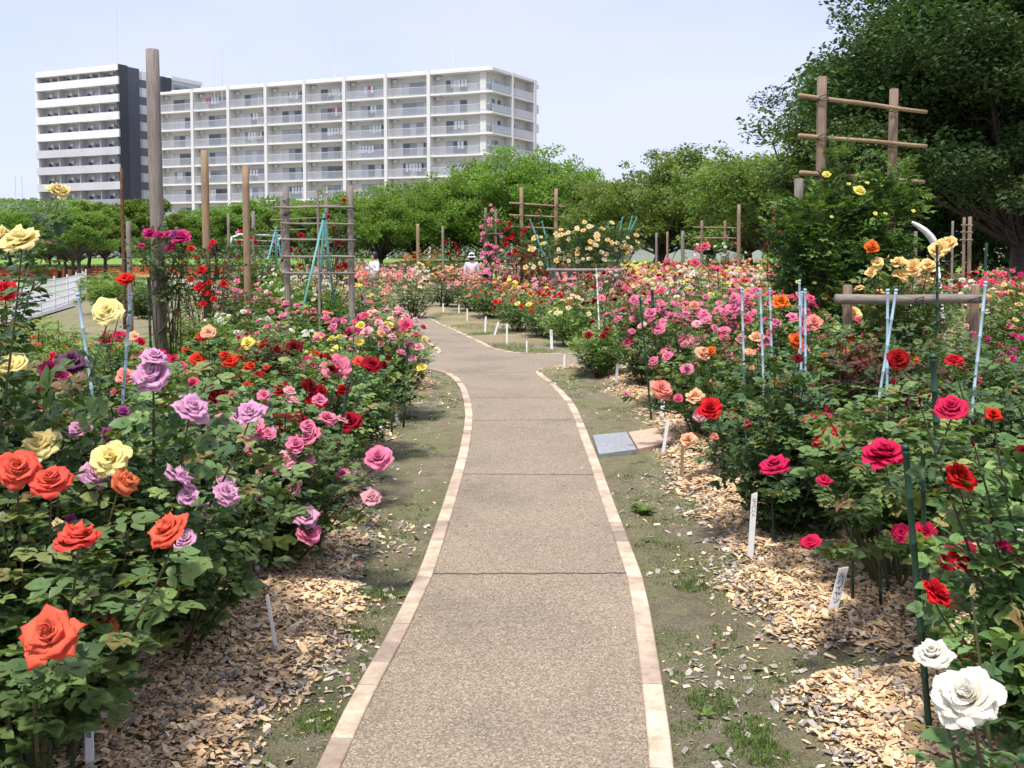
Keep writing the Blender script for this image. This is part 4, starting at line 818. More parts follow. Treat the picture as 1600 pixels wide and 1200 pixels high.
# crimson climber left of the green one
t = thing('climbing_rose', 'small crimson climbing rose at the left flank of the big green climber', 'climbing rose', (P(1222, 430, 13.4).x, 13.4, 0))
climber(t, [(0, 0, 1.1, .3, .3, .8), (-.05, 0, 1.85, .2, .2, .3)], 12, 700, .055, 'light', [(6, 'crimson', .07, 'low')], 13)
for px, py, s_ in ((1207,346,7),(1213,335,7),(1225,353,7),(1222,362,8),(1226,358,7),(1220,384,9),(1207,324,6),(1228,327,6)): bloom(t, 'crimson', P(px, py, 13.0), s_*13/FPX, (0, -.6, .6), 'low')
# log rail frame right
t = thing('log_rail_frame', 'low grey log rail on two posts in front of the big green climber', 'support frame', (P(1325, 460, 9.6).x, 9.6, 0))
for px, Y in ((1325, 9.65), (1524, 9.75)):
    p = P(px, 446, Y); mb = MB(); tpost(mb, p.x-t.location.x, Y-9.6, p.z, .045); obj('post', mb, WOOD_BROWN, t, True)
rail(t, P(1306, 468, 9.5), P(1540, 467, 9.62), .048, WOOD_H); 
for px in (1325, 1434, 1524): p = P(px, 468, 9.55); lashing(t, p, .053, 3)
# yellow climber on its frame, centre
t = thing('yellow_rose_frame', 'grey log frame with crossed props holding up the yellow rose crown', 'support frame', (P(912, 430, 26).x, 26, 0))
for px, Y in ((863, 25.4), (967, 25.4), (868, 27.3), (962, 27.3)):
    p = P(px, 419, Y); mb = MB(); tpost(mb, p.x-t.location.x, Y-26, p.z, .045); obj('post', mb, WOOD_GREY, t, True)
rail(t, P(855, 422, 25.3), P(975, 422, 25.3), .042, WOOD_H); rail(t, P(858, 421, 27.4), P(972, 421, 27.4), .04, WOOD_H)
for (x0, x1, ln) in ((870, 900, 1.2), (935, 925, 1.2), (955, 930, 1.15), (895, 872, 1.15), (885, 905, 1.1)):
    mb = MB(); a, b_ = P(x0, 420, 26), P(x1, 480, 26); mb.tube([a-t.location+Vector((0,0,.1)), Vector((b_.x, 26, .0))-t.location], .035, 8); obj('prop', mb, WOOD_GREY, t, True)
yc = thing('climbing_rose', 'buff yellow climbing rose forming a broad crown on the grey log frame', 'climbing rose', (P(908, 400, 26).x, 26, 0))
climber(yc, [(-.95, 0, 1.6, .7, .6, .42), (0, 0, 1.75, 1.1, .7, .5), (.55, 0, 1.95, .9, .6, .42), (.1, 0, 2.1, .5, .4, .34), (1.15, 0, 1.85, .4, .4, .3), (-1.35, -.2, 1.35, .3, .4, .4)], 13, 3200, .07, 'mid', [(34, 'buff', .15, 'low'), (50, 'cream', .14, 'low')], 26)
# red / pink trellis, centre
trellis('tan log trellis with three rails overgrown by crimson climbing roses', ((815,293,28.2,.058),(869,295,28.8,.058)),
    [(796,317,28,884,323,29,.028),(796,336,28,884,340,29,.028),(796,354,28,884,358,29,.028)], WOOD_TAN, WOOD_TANH, 28)
t = thing('climbing_rose', 'crimson climbing rose on the tan log trellis left of the yellow crown', 'climbing rose', (P(820, 400, 28).x, 27.9, 0))
climber(t, [(0, 0, 1.0, .65, .4, .85), (-.15, 0, 1.9, .5, .3, .5), (-.35, 0, 2.3, .35, .25, .35), (.3, 0, 2.5, .2, .2, .25)], 14, 1500, .065, 'mid', [(56, 'crimson', .15, 'low'), (12, 'scarlet', .13, 'low')], 28)
trellis('thin trellis overgrown by pink climbing roses left of the tan log trellis', ((759,325,29,.045),(775,327,29.5,.04)), [(752,343,28.8,786,343,29.4,.015),(752,365,28.8,786,365,29.4,.015)], WOOD_BROWN, WOOD_TANH, 29)
t = thing('climbing_rose', 'tall narrow pink climbing rose beside the crimson climbing rose', 'climbing rose', (P(768, 400, 28.6).x, 28.6, 0))
climber(t, [(0, 0, 1.0, .36, .3, .85), (0, 0, 2.1, .28, .25, .85), (.28, 0, 1.2, .3, .25, .5)], 15, 900, .06, 'mid', [(58, 'pink', .14, 'low'), (12, 'palepink', .12, 'low')], 28.6)
trellis('small far trellis of thin poles with two rails, left of the thick tan far pole', ((1097,345,33,.05),(1133,345,33,.05)), [(1083,355,33,1150,356,33,.022),(1083,372,33,1150,372,33,.022)], WOOD_BROWN, WOOD_TANH, 33)
t = thing('climbing_rose', 'pale climbing rose with scattered pink blooms on the small far trellis', 'climbing rose', (P(1120, 400, 32.5).x, 32.5, 0))
climber(t, [(0, 0, 1.1, 1.1, .4, .9), (.4, 0, 1.7, .5, .3, .5)], 16, 900, .07, 'mid', [(10, 'rose', .13, 'low'), (24, 'white', .11, 'low')], 32)
trellis('small ladder shaped frame of brown poles before the dark trees at right', ((1507,340,23,.035),(1516,339,23.2,.045)), [(1502,352,23,1520,352,23,.02),(1501,363,23,1520,363,23,.02),(1500,375,23,1520,375,23,.02)], WOOD_BROWN, WOOD_BROWN, 23)
# stakes
def stake(label, x0, y0, Y, x1, y1, mat, r=.008, Y1=None, ground=False, group=None, cat='stake', name='garden_stake', ring=.13):
    a = P(x0, y0, Y); b_ = G(x1, y1) if ground else P(x1, y1, Y1 or Y); d = b_-a
    if not ground: b_ = a+d*(a.z+.02)/max(.01, a.z-b_.z) if b_.z < a.z else b_
    t = thing(name, label, cat, (b_.x, b_.y, b_.z), group); mb = MB(); L_ = (a-b_).length; k = max(3, int(L_/ring)); pts, rad = [], []
    for i in range(k):
        for f, q in ((0, 1), (.88, 1), (.92, 1.25), (.96, 1.25)):
            pts.append((a-b_)*((i+f)/k)); rad.append(r*q)
    pts.append(a-b_); rad.append(r); mb.tube(pts, rad, 8); obj('pole', mb, mat, t, True)
    mb = MB(); e = (a-b_).normalized(); mb.tube([a-b_+e*.001, a-b_+e*.016], r*1.25, 8); obj('end_cap', mb, mat, t, True); return t
for q in ((1159,453,6.9,1163,585,'pale blue ringed stake, leftmost of the group in the peach rose bush'),(1188,455,6.5,1194,622,'pale blue ringed stake, tall one with its foot lowest in the peach rose bush'),(1203,453,7.1,1206,565,'pale blue ringed stake right of the apricot bloom stem in the peach rose bush'),
          (1249,441,6.6,1252,585,'pale blue ringed stake, tallest of the trio left of the log rail'),(1258,455,6.4,1259,595,'pale blue ringed stake with the lowest foot in the trio left of the log rail'),(1253,459,6.9,1248,577,'pale blue ringed stake hidden behind the taller two left of the log rail'),
          (1387,456,5.6,1386,610,'upright pale blue ringed stake of the crossed pair before the log rail'),(1400,456,5.4,1366,670,'slanting pale blue ringed stake of the crossed pair before the log rail'),(1540,444,5.2,1517,655,'long slanting pale blue ringed stake before the right post of the log rail')):
    stake(q[5], q[0], q[1], q[2], q[3], q[4], BLUESTK)
stake('pale blue stake running down through the bush with the plum bloom', 122, 463, 4.3, 148, 640, BLUESTK, .007)
stake('pale blue stake below the scarlet bloom left of the thick grey pole', 204, 462, 5.6, 196, 570, BLUESTK, .009)
stake('pale blue stake among the orange red blooms on the left', 419, 615, 5.5, 424, 650, BLUESTK, .007)
stake('thin white stake under the yellow rose frame', 932, 421, 16.0, 937, 527, WHITEM, .012)
for q in ((1415,703,3.1,1445,1060,'dark green stake leaning in front of the large hot pink blooms',.011),(1458,560,4.2,1470,800,'dark green stake right of the crimson bloom at right',.014),(1442,700,3.6,1444,900,'dark green stake behind the leaning one at right',.009),
          (1375,720,4.3,1376,960,'dark green stake beside the bare stems of the hot pink bush',.008),(1332,790,4.35,1332,950,'dark green stake just right of the slanting white name label',.008),(1207,770,5.2,1209,835,'dark green stake beside the upright white name label',.008),
          (1464,385,9.4,1465,520,'tall dark green stake tied to the log rail among the yellow blooms',.013)):
    stake(q[5], q[0], q[1], q[2], q[3], q[4], GRNSTK, q[6])
for q in ((545,600,5.2,491,893,'slanting dark green stake in the ruffled pink rose bush',.0095),(592,549,7.6,560,690,'slanting dark green stake near the soil strip on the left',.013),(637,540,9.2,631,655,'upright dark green stake at the edge of the mixed pale pink bush',.012),
          (612,600,8.8,612,660,'short dark green stake left of the upright one by the soil strip',.01),(232,436,8.9,237,600,'dark green stake tied beside the thick grey pole',.012),(1019,455,10.0,1024,590,'dark green stake in the pink blooms of the right bed',.014),(1000,467,9.5,1016,637,'thin dark green stake reaching the chips below the pink blooms',.009),(318,640,4.0,320,900,'dark green stake inside the lavender rose bush',.008)):
    stake(q[5], q[0], q[1], q[2], q[3], q[4], GRNSTK, q[6])
for q in ((828,343,25.6,843,382,'teal stake leaning left of the yellow crown, left of two'),(847,346,25.8,856,384,'teal stake leaning left of the yellow crown, right of two'),(973,340,26,965,372,'teal stake poking from the right side of the yellow crown'),(988,338,26,982,360,'teal stake near the right tip of the yellow crown'),(995,340,26.2,985,362,'rightmost teal stake at the tip of the yellow crown')):
    stake(q[5], q[0], q[1], q[2], q[3], q[4], TEALSTK, .02, ring=.3)
def tripod(label, px, py, Y, feet):
    a = P(px, py, Y); t = thing('tripod_support', label, 'tripod', (a.x, Y, 0))
    for (fx, fy, FY) in feet:
        f = P(fx, fy, FY); d = f-a; f = a+d*(a.z/max(.05, -d.z)); mb = MB(); mb.tube([a+(a-f).normalized()*.05-t.location, f-t.location], .019, 8); obj('leg', mb, TEALSTK, t, True)
    mb = MB(); mb.tube([(0,0,a.z-.05),(0,0,a.z-.01)], .036, 8); obj('tie', mb, GRNSTK, t, True)
tripod('teal tripod of thin poles over the white rose bush', 506, 339, 15.9, ((483,440,15.6),(502,420,16.3),(516,420,16.4)))
tripod('smaller green tripod left of the ladder like trellis', 431, 358, 21, ((420,400,20.8),(432,398,21.4),(438,396,21.2)))

# ------------------------------------------------------------------ white name labels in the soil
def label_stake(label, px0, py0, px1, py1, wpx, text=None, group=None, tcol=None, mat=None, slant=True, cols=1):
    foot = G(px1, py1); Y = foot.y; top = P(px0, py0, Y+.0); d = top-foot; L_ = d.length; wd = wpx*Y/FPX/2*(1 if Y < 12 else .7); th = .0035
    t = thing('name_label', label, 'plant label', tuple(foot), group); e = d.normalized(); x = Vector((1, 0, 0)); x = (x-e*x.dot(e)).normalized(); nrm = e.cross(x)*-1
    if nrm.y > 0: nrm = -nrm
    sl_ = wd*.9 if slant else 0; mb = MB(); prof = [(-wd, -.05), (wd, -.05), (wd, L_), (-wd, L_-sl_)]
    v = [x*a+e*c-nrm*th for a, c in prof]+[x*a+e*c+nrm*th for a, c in prof]
    mb.add(v, [[0,1,2,3],[7,6,5,4],[0,4,5,1],[1,5,6,2],[2,6,7,3],[3,7,4,0]]); obj('plate', mb, mat or WHITEP, t)
    if text:
        cu = bpy.data.curves.new('lettering', 'FONT'); cu.body = '\n'.join(text); cu.size = wd*1.6; cu.space_line = .92; cu.align_x = 'CENTER'; cu.extrude = .0004
        o = link('lettering', cu, t); M = Matrix((x, e, nrm)).transposed()
        if M.determinant() < 0: M = Matrix((x, e, x.cross(e))).transposed()
        cu.materials.append(INK); bpy.context.view_layer.update(); me = bpy.data.meshes.new_from_object(o); bpy.data.objects.remove(o)
        o = link('lettering', me, t); o.matrix_local = Matrix.Translation(e*(L_-sl_-wd*1.9)+nrm*(th+.0008)) @ M.to_4x4()
label_stake('white label with clear black katakana slanting right at the foot of the hot pink bush', 1319, 884, 1297, 970, 14, 'ルバイヤツ', slant=True)
label_stake('tall upright white label with faint writing on chips beside the bare rose trunk', 1179, 769, 1172, 876, 9, 'レフパハト')
label_stake('white label with small dense writing and a slanted top in the bottom left corner', 138, 1088, 141, 1215, 13, 'ノヒート輝雄')
label_stake('narrow leaning white label on the chips under the dark bush at lower left', 417, 928, 435, 1035, 5)
label_stake('narrow white label half hidden behind leaves between pink and lavender bushes', 400, 838, 404, 910, 7)
label_stake('narrow white label under the drooping pink bloom on the left', 550, 735, 556, 775, 5)
label_stake('short white label on the soil by the crimson bush', 593, 642, 596, 672, 4)
label_stake('white label between the green stakes of the mixed pale pink bush', 615, 622, 620, 655, 5)
label_stake('white label standing under the salmon pink bloom of the right bed', 1037, 612, 1034, 655, 6, 'サクラ')
label_stake('thin white label leaning right behind the pink paving slabs', 1044, 655, 1036, 707, 5)
label_stake('bare unpainted wooden peg on the chips right of the paving slabs', 1067, 690, 1065, 750, 5, mat=WOOD_TAN, slant=False)
label_stake('white label at the tip of the right kerb by the branch path', 882, 553, 881, 582, 5)
label_stake('white label upright on chips left of the pink bush across the branch', 965, 566, 963, 602, 4)
label_stake('short white label leaning on chips at the light green crimson bush', 936, 563, 931, 577, 4)
label_stake('broad white label with dark writing under the cream yellow bush', 861, 515, 862, 543, 6, 'アブラ', slant=False)
label_stake('white label slanting strongly in the grassy strip', 779, 502, 772, 526, 4)
label_stake('upright white label right of the strongly slanting one', 792, 505, 792, 536, 4)
label_stake('white label left of the strongly slanting one in the grassy strip', 759, 494, 758, 518, 4)
label_stake('thin white label near the kerb curve of the grassy strip', 823, 532, 823, 551, 3)
label_stake('white label in the front row below the coral orange bush', 730, 482, 730, 500, 3)
label_stake('white label in the front row below the salmon bush', 717, 477, 717, 492, 3)
label_stake('white label in the front row at the dark crimson bush', 692, 474, 693, 488, 3)
label_stake('broad white label at the end of the path bend', 640, 458, 640, 471, 4, slant=False)
label_stake('white sign with a small red mark standing before the hedge', 671, 411, 671, 425, 6, slant=False)
label_stake('white label at the right edge of the photo among scarlet blooms', 1594, 815, 1592, 900, 9)

# ------------------------------------------------------------------ trees
def tree_meshes(seed, H, Rc, n_clump, n_leaf, leaf, mat, trunk_h=.3, flat=.3, trunk_r=.13, lean=0., fork=5, low=.25, spread=1.):
    r = np.random.RandomState(seed); fb, tb = MB(), MB()
    th = H*trunk_h; top = np.array([lean, 0, th]); tb.tube([(0,0,-.1),(lean*.3,0,th*.4),tuple(top)], [trunk_r*1.3, trunk_r, trunk_r*.85], 9)
    # clumps: flattened pads of leaves on a bumpy dome
    C = []; nl = 12+fork*3; lob = []
    for i in range(nl):
        a = i*2.4+r.rand()*.8; q = math.sqrt((i+.5)/nl); rr = Rc*q*spread*(.74+.24*r.rand())
        zt = th+(H-th)*(math.sqrt(max(.03, 1-(q*.9)**2))*(.84+.2*r.rand())); lob.append((rr*math.cos(a)+lean, rr*math.sin(a), zt if i % 3 else th*.9+(zt-th*.9)*(.35+.5*r.rand()), Rc*(.15+.12*r.rand()), r.rand()))
    for i, l in enumerate(lob):
        e = np.array([l[0], l[1], l[2]-.03*H]); k = 7; t = np.linspace(0, 1, k)[:, None]; st = top*(.75+.25*r.rand())
        m = st*.5+e*.5+np.array([0, 0, -.04*H*r.rand()])+r.randn(3)*Rc*.05; pts = (1-t)**2*st+2*t*(1-t)*m+t*t*e; pts[1:-1] += r.randn(k-2, 3)*Rc*.012
        tb.tube(pts, np.linspace(trunk_r*(.5 if i % 4 == 0 else .26), trunk_r*.12, k), 6, cap=False)
        for q in range(4):
            s_ = pts[2+q]; d = r.randn(3)*[1, 1, .5]; d /= np.linalg.norm(d); e2 = s_+d*Rc*(.12+.16*r.rand())+[0, 0, .03*H]; m2 = (s_+e2)/2+[0, 0, .03*Rc]
            tb.tube([s_, m2, e2], [trunk_r*.18, trunk_r*.1, trunk_r*.04], 4, cap=False)
    for i in range(n_clump):
        l = lob[r.randint(nl)]; d = np.clip(r.randn(3), -1.5, 1.5)*[1, 1, .34*(1+flat)]
        z = max(H*low+.2*r.rand(), min(H, l[2]-abs(d[2])*l[3]*1.5*(1 if r.rand() < .8 else -.3)))
        C.append((l[0]+d[0]*l[3], l[1]+d[1]*l[3], z, Rc*(.10+.12*r.rand()), np.clip(.55*l[4]+.45*r.rand(), 0, 1)))
    C = np.array(C); w_ = C[:, 3]**2; w_ = w_/w_.sum(); idx = r.choice(len(C), n_leaf, p=w_); c = C[idx]
    g = r.randn(n_leaf, 3); g /= np.linalg.norm(g, axis=1)[:, None]; g = g*(r.rand(n_leaf, 1)**.45)
    pos = c[:, :3]+g*c[:, 3:4]*[1, 1, flat*1.6]; pos[:, 2] = pos[:, 2]-.12*((pos[:, 0]-c[:, 0])**2+(pos[:, 1]-c[:, 1])**2)/c[:, 3]
    nrm = r.randn(n_leaf, 3)*.55+[0, 0, 1]; M = basis(nrm, r.rand(n_leaf)*6.28)*(leaf*(.6+.8*r.rand(n_leaf)))[:, None, None]
    V = np.array([[-.5,0,0],[0,-.32,.1],[.5,0,-.06],[0,.32,.1]]); fb.inst(V, np.array([[0,1,2,3]]), M, pos, np.clip(.15+.6*c[:, 4]+.25*r.rand(n_leaf), 0, 1))
    return fb.mesh('crown', LEAF[mat]), tb.mesh('trunk', BARK, True)
def put_tree(ms, label, px, Y, s=1., rz=None, group=None, name='tree', cat='tree', X=None, sz=None):
    x = (px-800)/FPX*Y if X is None else X
    t = thing(name, label, cat, (x, Y, 0), group); sc = (s, s, sz or s); rz = random.random()*6.28 if rz is None else rz
    link('crown', ms[0], t, (0, 0, 0), (0, 0, rz), sc); link('trunk', ms[1], t, (0, 0, 0), (0, 0, rz), sc); return t
SM = [tree_meshes(200+i, 4.9, 2.5, 110, 15000, .15, 'tree', .33, .4, .12, .1*i, 5, .47) for i in range(3)]
grp = 'young trees in a row before the apartment blocks'
# the avenue: six trunks stepping back towards the left lane, then the row along the lawn
for i, (px, Y, s_, lab) in enumerate(((124, 50, .86, 'young tree, nearest of the avenue by the orange netting, behind the yellow bloom'), (115, 54, .86, 'young tree, second trunk of the avenue by the orange netting'), (104, 59, .88, 'young tree, third trunk of the avenue by the orange netting'), (93, 65, .9, 'young tree, fourth trunk of the avenue by the orange netting'), (80, 71, .9, 'young tree at the far end of the avenue by the orange netting'), (54, 77, .9, 'young tree standing alone left of the avenue'))):
    put_tree(SM[i % 3], lab, px, Y, s_*(.92+.08*math.sin(i*3)), group='avenue of young trees', name='young_tree')
for i, (px, Y, s_, lab) in enumerate(((18, 66, 1.0, 'young tree at the left edge under the low grey building'), (137, 64, 1.0, 'young tree right of the avenue in front of the tower'), (165, 60, 1.02, 'young forked tree below the dark side wall of the tower'), (196, 66, 1.0, 'young tree directly behind the rust brown pole'),
     (240, 62, 1.02, 'young tree behind the thick grey pole'), (285, 65, 1.03, 'young tree between the thick grey pole and the left tan pole'), (338, 63, 1.0, 'young tree just right of the left tan pole'), (385, 66, 1.03, 'young tree behind the second tan pole'), (432, 64, 1.02, 'young tree behind the left post of the ladder like trellis'), (480, 67, 1.0, 'young tree seen through the ladder like trellis'), (528, 64, 1.04, 'young tree behind the right post of the ladder like trellis'))):
    put_tree(SM[(i+1) % 3], lab, px, Y, s_*(.93+.06*math.sin(i*2.1)), group=grp, name='young_tree')
CM = [tree_meshes(220, 8.8, 5.6, 230, 22000, .23, 'tree', .2, .34, .24, .3, 6, .2), tree_meshes(221, 8.6, 5.2, 220, 21000, .23, 'tree', .22, .34, .22, -.2, 6, .2)]
for i, (px, Y, s_, lab) in enumerate(((592, 72, .72, 'broad green cherry tree behind the person holding up a camera'), (650, 78, .80, 'broad green cherry tree behind the tan far pole'), (706, 76, .86, 'broad green cherry tree behind the grey far pole'), (762, 80, 1.03, 'tall green cherry tree at the right corner of the white apartment block'),
      (826, 76, 1.08, 'tall green cherry tree behind the tan log trellis'), (872, 90, 1.12, 'green cherry tree behind the left shoulder of the yellow crown'), (540, 84, .76, 'green cherry tree behind the young trees right of the ladder like trellis'))):
    put_tree(CM[i % 2], lab, px, Y, s_, group='cherry trees before the white apartment block', name='cherry_tree')
DM = [tree_meshes(230, 7.6, 5.4, 220, 24000, .21, 'cherry', .24, .32, .34, .5, 6, .3), tree_meshes(231, 7.2, 5.0, 210, 21000, .21, 'cherry', .24, .34, .28, -.4, 6, .3)]
for i, (px, Y, s_, lab) in enumerate(((1022, 60, 1.0, 'flat topped cherry tree with a thick dark leaning trunk in the centre right'), (940, 72, .95, 'cherry tree behind the right shoulder of the yellow crown'), (1105, 68, 1.02, 'cherry tree right of the flat topped one'), (1172, 60, .98, 'darker cherry tree behind the thick tan far pole'), (1225, 50, .98, 'cherry tree left of the tall brown log trellis'))):
    put_tree(DM[i % 2], lab, px, Y, s_, group='cherry trees in the centre right', name='cherry_tree', rz=.3*i)
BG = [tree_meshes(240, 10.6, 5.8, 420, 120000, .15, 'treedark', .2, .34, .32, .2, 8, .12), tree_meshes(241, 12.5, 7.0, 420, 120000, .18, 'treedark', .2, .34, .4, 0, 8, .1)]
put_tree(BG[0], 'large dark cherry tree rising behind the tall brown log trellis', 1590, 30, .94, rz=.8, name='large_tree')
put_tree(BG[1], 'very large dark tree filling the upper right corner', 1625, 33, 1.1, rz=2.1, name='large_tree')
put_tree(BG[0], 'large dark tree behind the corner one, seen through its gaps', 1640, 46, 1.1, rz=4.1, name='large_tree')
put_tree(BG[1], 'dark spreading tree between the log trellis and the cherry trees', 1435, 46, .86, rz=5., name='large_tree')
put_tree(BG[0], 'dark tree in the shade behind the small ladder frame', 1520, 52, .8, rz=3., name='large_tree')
# hedge, lawn bank, treeline behind
def hedge(label, X0, Y0, X1, Y1, h, w_, n, mat, leaf=.09):
    t = thing('hedge', label, 'hedge', (X0, Y0, 0)); fb, cb = MB(), MB(); L_ = math.hypot(X1-X0, Y1-Y0); d = np.array([(X1-X0)/L_, (Y1-Y0)/L_, 0]); s_ = np.array([-d[1], d[0], 0])
    a, q, z = rs.rand(n)*L_, (rs.rand(n)-.5)*w_, h*np.sqrt(rs.rand(n)); k = rs.rand(n) < .6; z = np.where(k, h*(1+.04*rs.randn(n)), z); q = np.where(k, q, -np.abs(np.sign(q))*w_/2*np.sign(s_[1]+.01))
    pos = a[:, None]*d+q[:, None]*s_+np.stack([0*z, 0*z, z], -1); M = basis(rs.randn(n, 3)*.6+[0, -.4, 1], rs.rand(n)*6.28)*(leaf*(.6+.8*rs.rand(n)))[:, None, None]
    fb.inst(np.array([[-.5,0,0],[0,-.35,.1],[.5,0,0],[0,.35,.1]]), np.array([[0,1,2,3]]), M, pos, rs.rand(n)); obj('foliage', fb, LEAF[mat], t)
    cb.box((d*L_/2+[0, 0, h*.46]), (L_, w_*.86, h*.9), math.atan2(d[1], d[0])); obj('branches', cb, plain('hedge_core', (.012, .022, .008), .9), t)
hedge('long clipped dark hedge under the young trees at the left', -54, 82, -8, 80, .62, 1.2, 12000, 'dark')
hedge('long clipped dark hedge behind the rose beds in the middle', -8, 52.5, 6, 52.5, .95, 1.2, 9000, 'dark')
hedge('clipped green hedge beneath the centre right cherry trees', 6.5, 50, 15, 52, 1.0, 1.3, 6000, 'mid')
mb = MB(); g = np.array([[-9, 57, -.02], [30, 57, -.02], [30, 63, .75], [-9, 63, .75], [30, 92, 1.05], [-9, 92, 1.05], [-62, 84, -.02], [-9, 82, -.02], [-62, 93, 1.1]]); mb.add(g, [[0,1,2,3],[3,2,4,5],[6,7,5,8]])
m, t, n, b_ = newmat('lawn_green'); L(t, ramp(t, noise(t, 3, 6, .7), [(.3, (.10, .19, .025)), (.7, (.21, .32, .05))]), b_.inputs['Base Color']); b_.inputs['Roughness'].default_value = .95; LAWN = m
tag(obj('lawn_bank', mb, LAWN), kind='structure')
def treeline(name, label, X0, X1, Y, H, n, mat, leaf=.32):
    x = X0+(X1-X0)*rs.rand(n); top = H*(.72+.4*vn(x, x*0+Y, .14)+.16*vn(x, x*0+Y*2, .5)); z = top*rs.rand(n)**.7; y = Y+(rs.rand(n)-.5)*5-z*.1
    M = basis(rs.randn(n, 3)*.6+[0, -.2, 1], rs.rand(n)*6.28)*(leaf*(.6+.8*rs.rand(n)))[:, None, None]; mb = MB()
    mb.inst(np.array([[-.5,0,0],[0,-.35,.1],[.5,0,0],[0,.35,.1]]), np.array([[0,1,2,3]]), M, np.stack([x, y, z], -1), np.clip(vn(x, z, .6)*.7+.3*rs.rand(n), 0, 1))
    tag(obj(name, mb, LEAF[mat]), label, 'trees', kind='stuff')
treeline('woods', 'mass of green trees behind the young tree row', -62, 12, 98, 6.3, 42000, 'tree')
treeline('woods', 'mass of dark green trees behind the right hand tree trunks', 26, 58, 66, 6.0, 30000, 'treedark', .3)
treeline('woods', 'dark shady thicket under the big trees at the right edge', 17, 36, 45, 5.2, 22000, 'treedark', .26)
treeline('woods', 'low distant green mass behind the centre right cherry trees', 4, 34, 105, 3.6, 9000, 'cherry')

# ------------------------------------------------------------------ left background: lane, lawn, white fence, netting
LANE = plain('lane_asphalt', (.26, .25, .245), .9, 3, .1)
ngon('lane', [G(20,505), G(118,476), G(92,462), G(60,452), G(20,447), Vector((-60, G(0,447).y, 0)), Vector((-60, 22, 0)), Vector((-14, 15.5, 0))], -.03, LANE)
ngon('lawn', [G(62,450), G(95,461), G(125,472), G(138,452), G(140,446), G(60,437), Vector((-60, 57, 0)), Vector((-60, G(0,447).y, 0))], -.026, LAWN)
GRAV = plain('gravel_yard', (.42, .35, .27), .95, 20, .15)
ngon('gravel_yard', [G(132,452), G(330,450), G(330,433), G(132,433)], -.022, GRAV)
fl = [G(30,500), G(64,488), G(86,481), G(106,474), G(120,468), G(130,462), G(135,455)]
t = thing('mesh_fence', 'low white wire mesh fence curving beside the grey lane', 'fence', tuple(fl[0])); mb = MB()
for a, c in zip(fl[:-1], fl[1:]):
    d = c-a; n_ = max(2, int(d.length/.13)); o = a-fl[0]
    for k in range(n_+1): q = o+d*(k/n_); mb.box((q.x, q.y, .42), (.012, .012, .84), math.atan2(d.y, d.x))
    for z in (.06, .25, .45, .65, .82): q = o+d*.5; mb.box((q.x, q.y-.001, z), (d.length, .010, .016), math.atan2(d.y, d.x))
obj('wire_mesh', mb, WHITEM, t)
for a in fl: mb = MB(); mb.tube([(a.x-fl[0].x, a.y-fl[0].y, -.02), (a.x-fl[0].x, a.y-fl[0].y, .92)], .03, 8); obj('post', mb, WHITEM, t)
m, tt_, n, b_ = newmat('orange_net'); L(tt_, ramp(tt_, noise(tt_, 2, 4), [(.3, (.62, .11, .035)), (.7, (.78, .17, .06))]), b_.inputs['Base Color']); b_.inputs['Roughness'].default_value = .7; NET = m
t = thing('safety_netting', 'orange plastic safety netting strung behind the young tree trunks', 'netting', (-30, 55.6, 0)); 
pl = [Vector((-32, 57, 0)), G(90, 431), G(125, 441), G(128, 438), G(150, 431.5), G(200, 430), G(260, 430), G(330, 429.5), G(400, 429)]
for a, c in zip(pl[:-1], pl[1:]):
    mb = MB(); d = c-a; k = max(2, int(d.length/.7)); o = Vector((-30, 55.6, 0)); zt = 0.62
    for i in range(k):
        p, q = a+d*(i/k)-o, a+d*((i+1)/k)-o; mid = (p+q)/2
        for z in np.arange(.04, .62, .075): mb.box((mid.x, mid.y, z+.02*math.sin(i*1.9)), ((q-p).length*1.02, .012, .052), math.atan2(d.y, d.x))
        for f in (.1, .35, .6, .85): w_ = p+(q-p)*f; mb.box((w_.x, w_.y+.003, .32), (.05, .01, .6), math.atan2(d.y, d.x))
    obj('net_panel', mb, NET, t)
    mb = MB(); mb.tube([a-o, a-o+Vector((0, 0, .72))], .03, 6); obj('net_post', mb, WOOD_GREY, t)

# ------------------------------------------------------------------ rose beds too dense to count (stuff)
def bedmass(name, label, regions, seed):
    """regions: (X0,X1,Y0,Y1,h,n_bush,[colours])"""
    r = np.random.RandomState(seed); fb = MB(); cols = []; bb = {}
    for (X0, X1, Y0, Y1, h, nb, keys) in regions:
        for i in range(nb):
            x, y = r.uniform(X0, X1), r.uniform(Y0, Y1); hh = h*r.uniform(.72, 1.15); R = r.uniform(.5, .75); key = keys[r.randint(len(keys))]
            n = 95; a = r.rand(n)*6.28; q = np.sqrt(r.rand(n))*R; z = hh*(.15+.85*(1-.4*(q/R)**2)*(1-.6*r.rand(n)**1.5)); pos = np.stack([x+q*np.cos(a), y+q*np.sin(a), z], -1)
            add_leaves(fb, pos, np.stack([np.cos(a), np.sin(a), .4+0*a], -1), .075, False, 3, np.clip(r.rand()*.5+r.rand(n)*.4, 0, 1), r)
            m = r.randint(10, 24); a = r.rand(m)*6.28; q = np.sqrt(r.rand(m))*R; z = hh*(1.06-.42*(q/R)**2)*(1-.3*r.rand(m)**2)
            bb.setdefault(key, []).append(np.stack([x+q*np.cos(a), y+q*np.sin(a)*1.0, z], -1))
    keys = list(bb); k0 = len(keys); tv, tq = small
    for i, k in enumerate(keys):
        pos = np.vstack(bb[k]); n = len(pos); M = basis(r.randn(n, 3)*.3+[0, -.5, 1], r.rand(n)*6.28)*(.062*(.7+.6*r.rand(n)))[:, None, None]
        fb.inst(tv, tq, M, pos, r.rand(n), i+1, pv=smallpv)
    me = fb.mesh(name, [LEAF['mid']]+[PET[k] for k in keys]); tag(link(name, me), label, 'rose bed', kind='stuff')
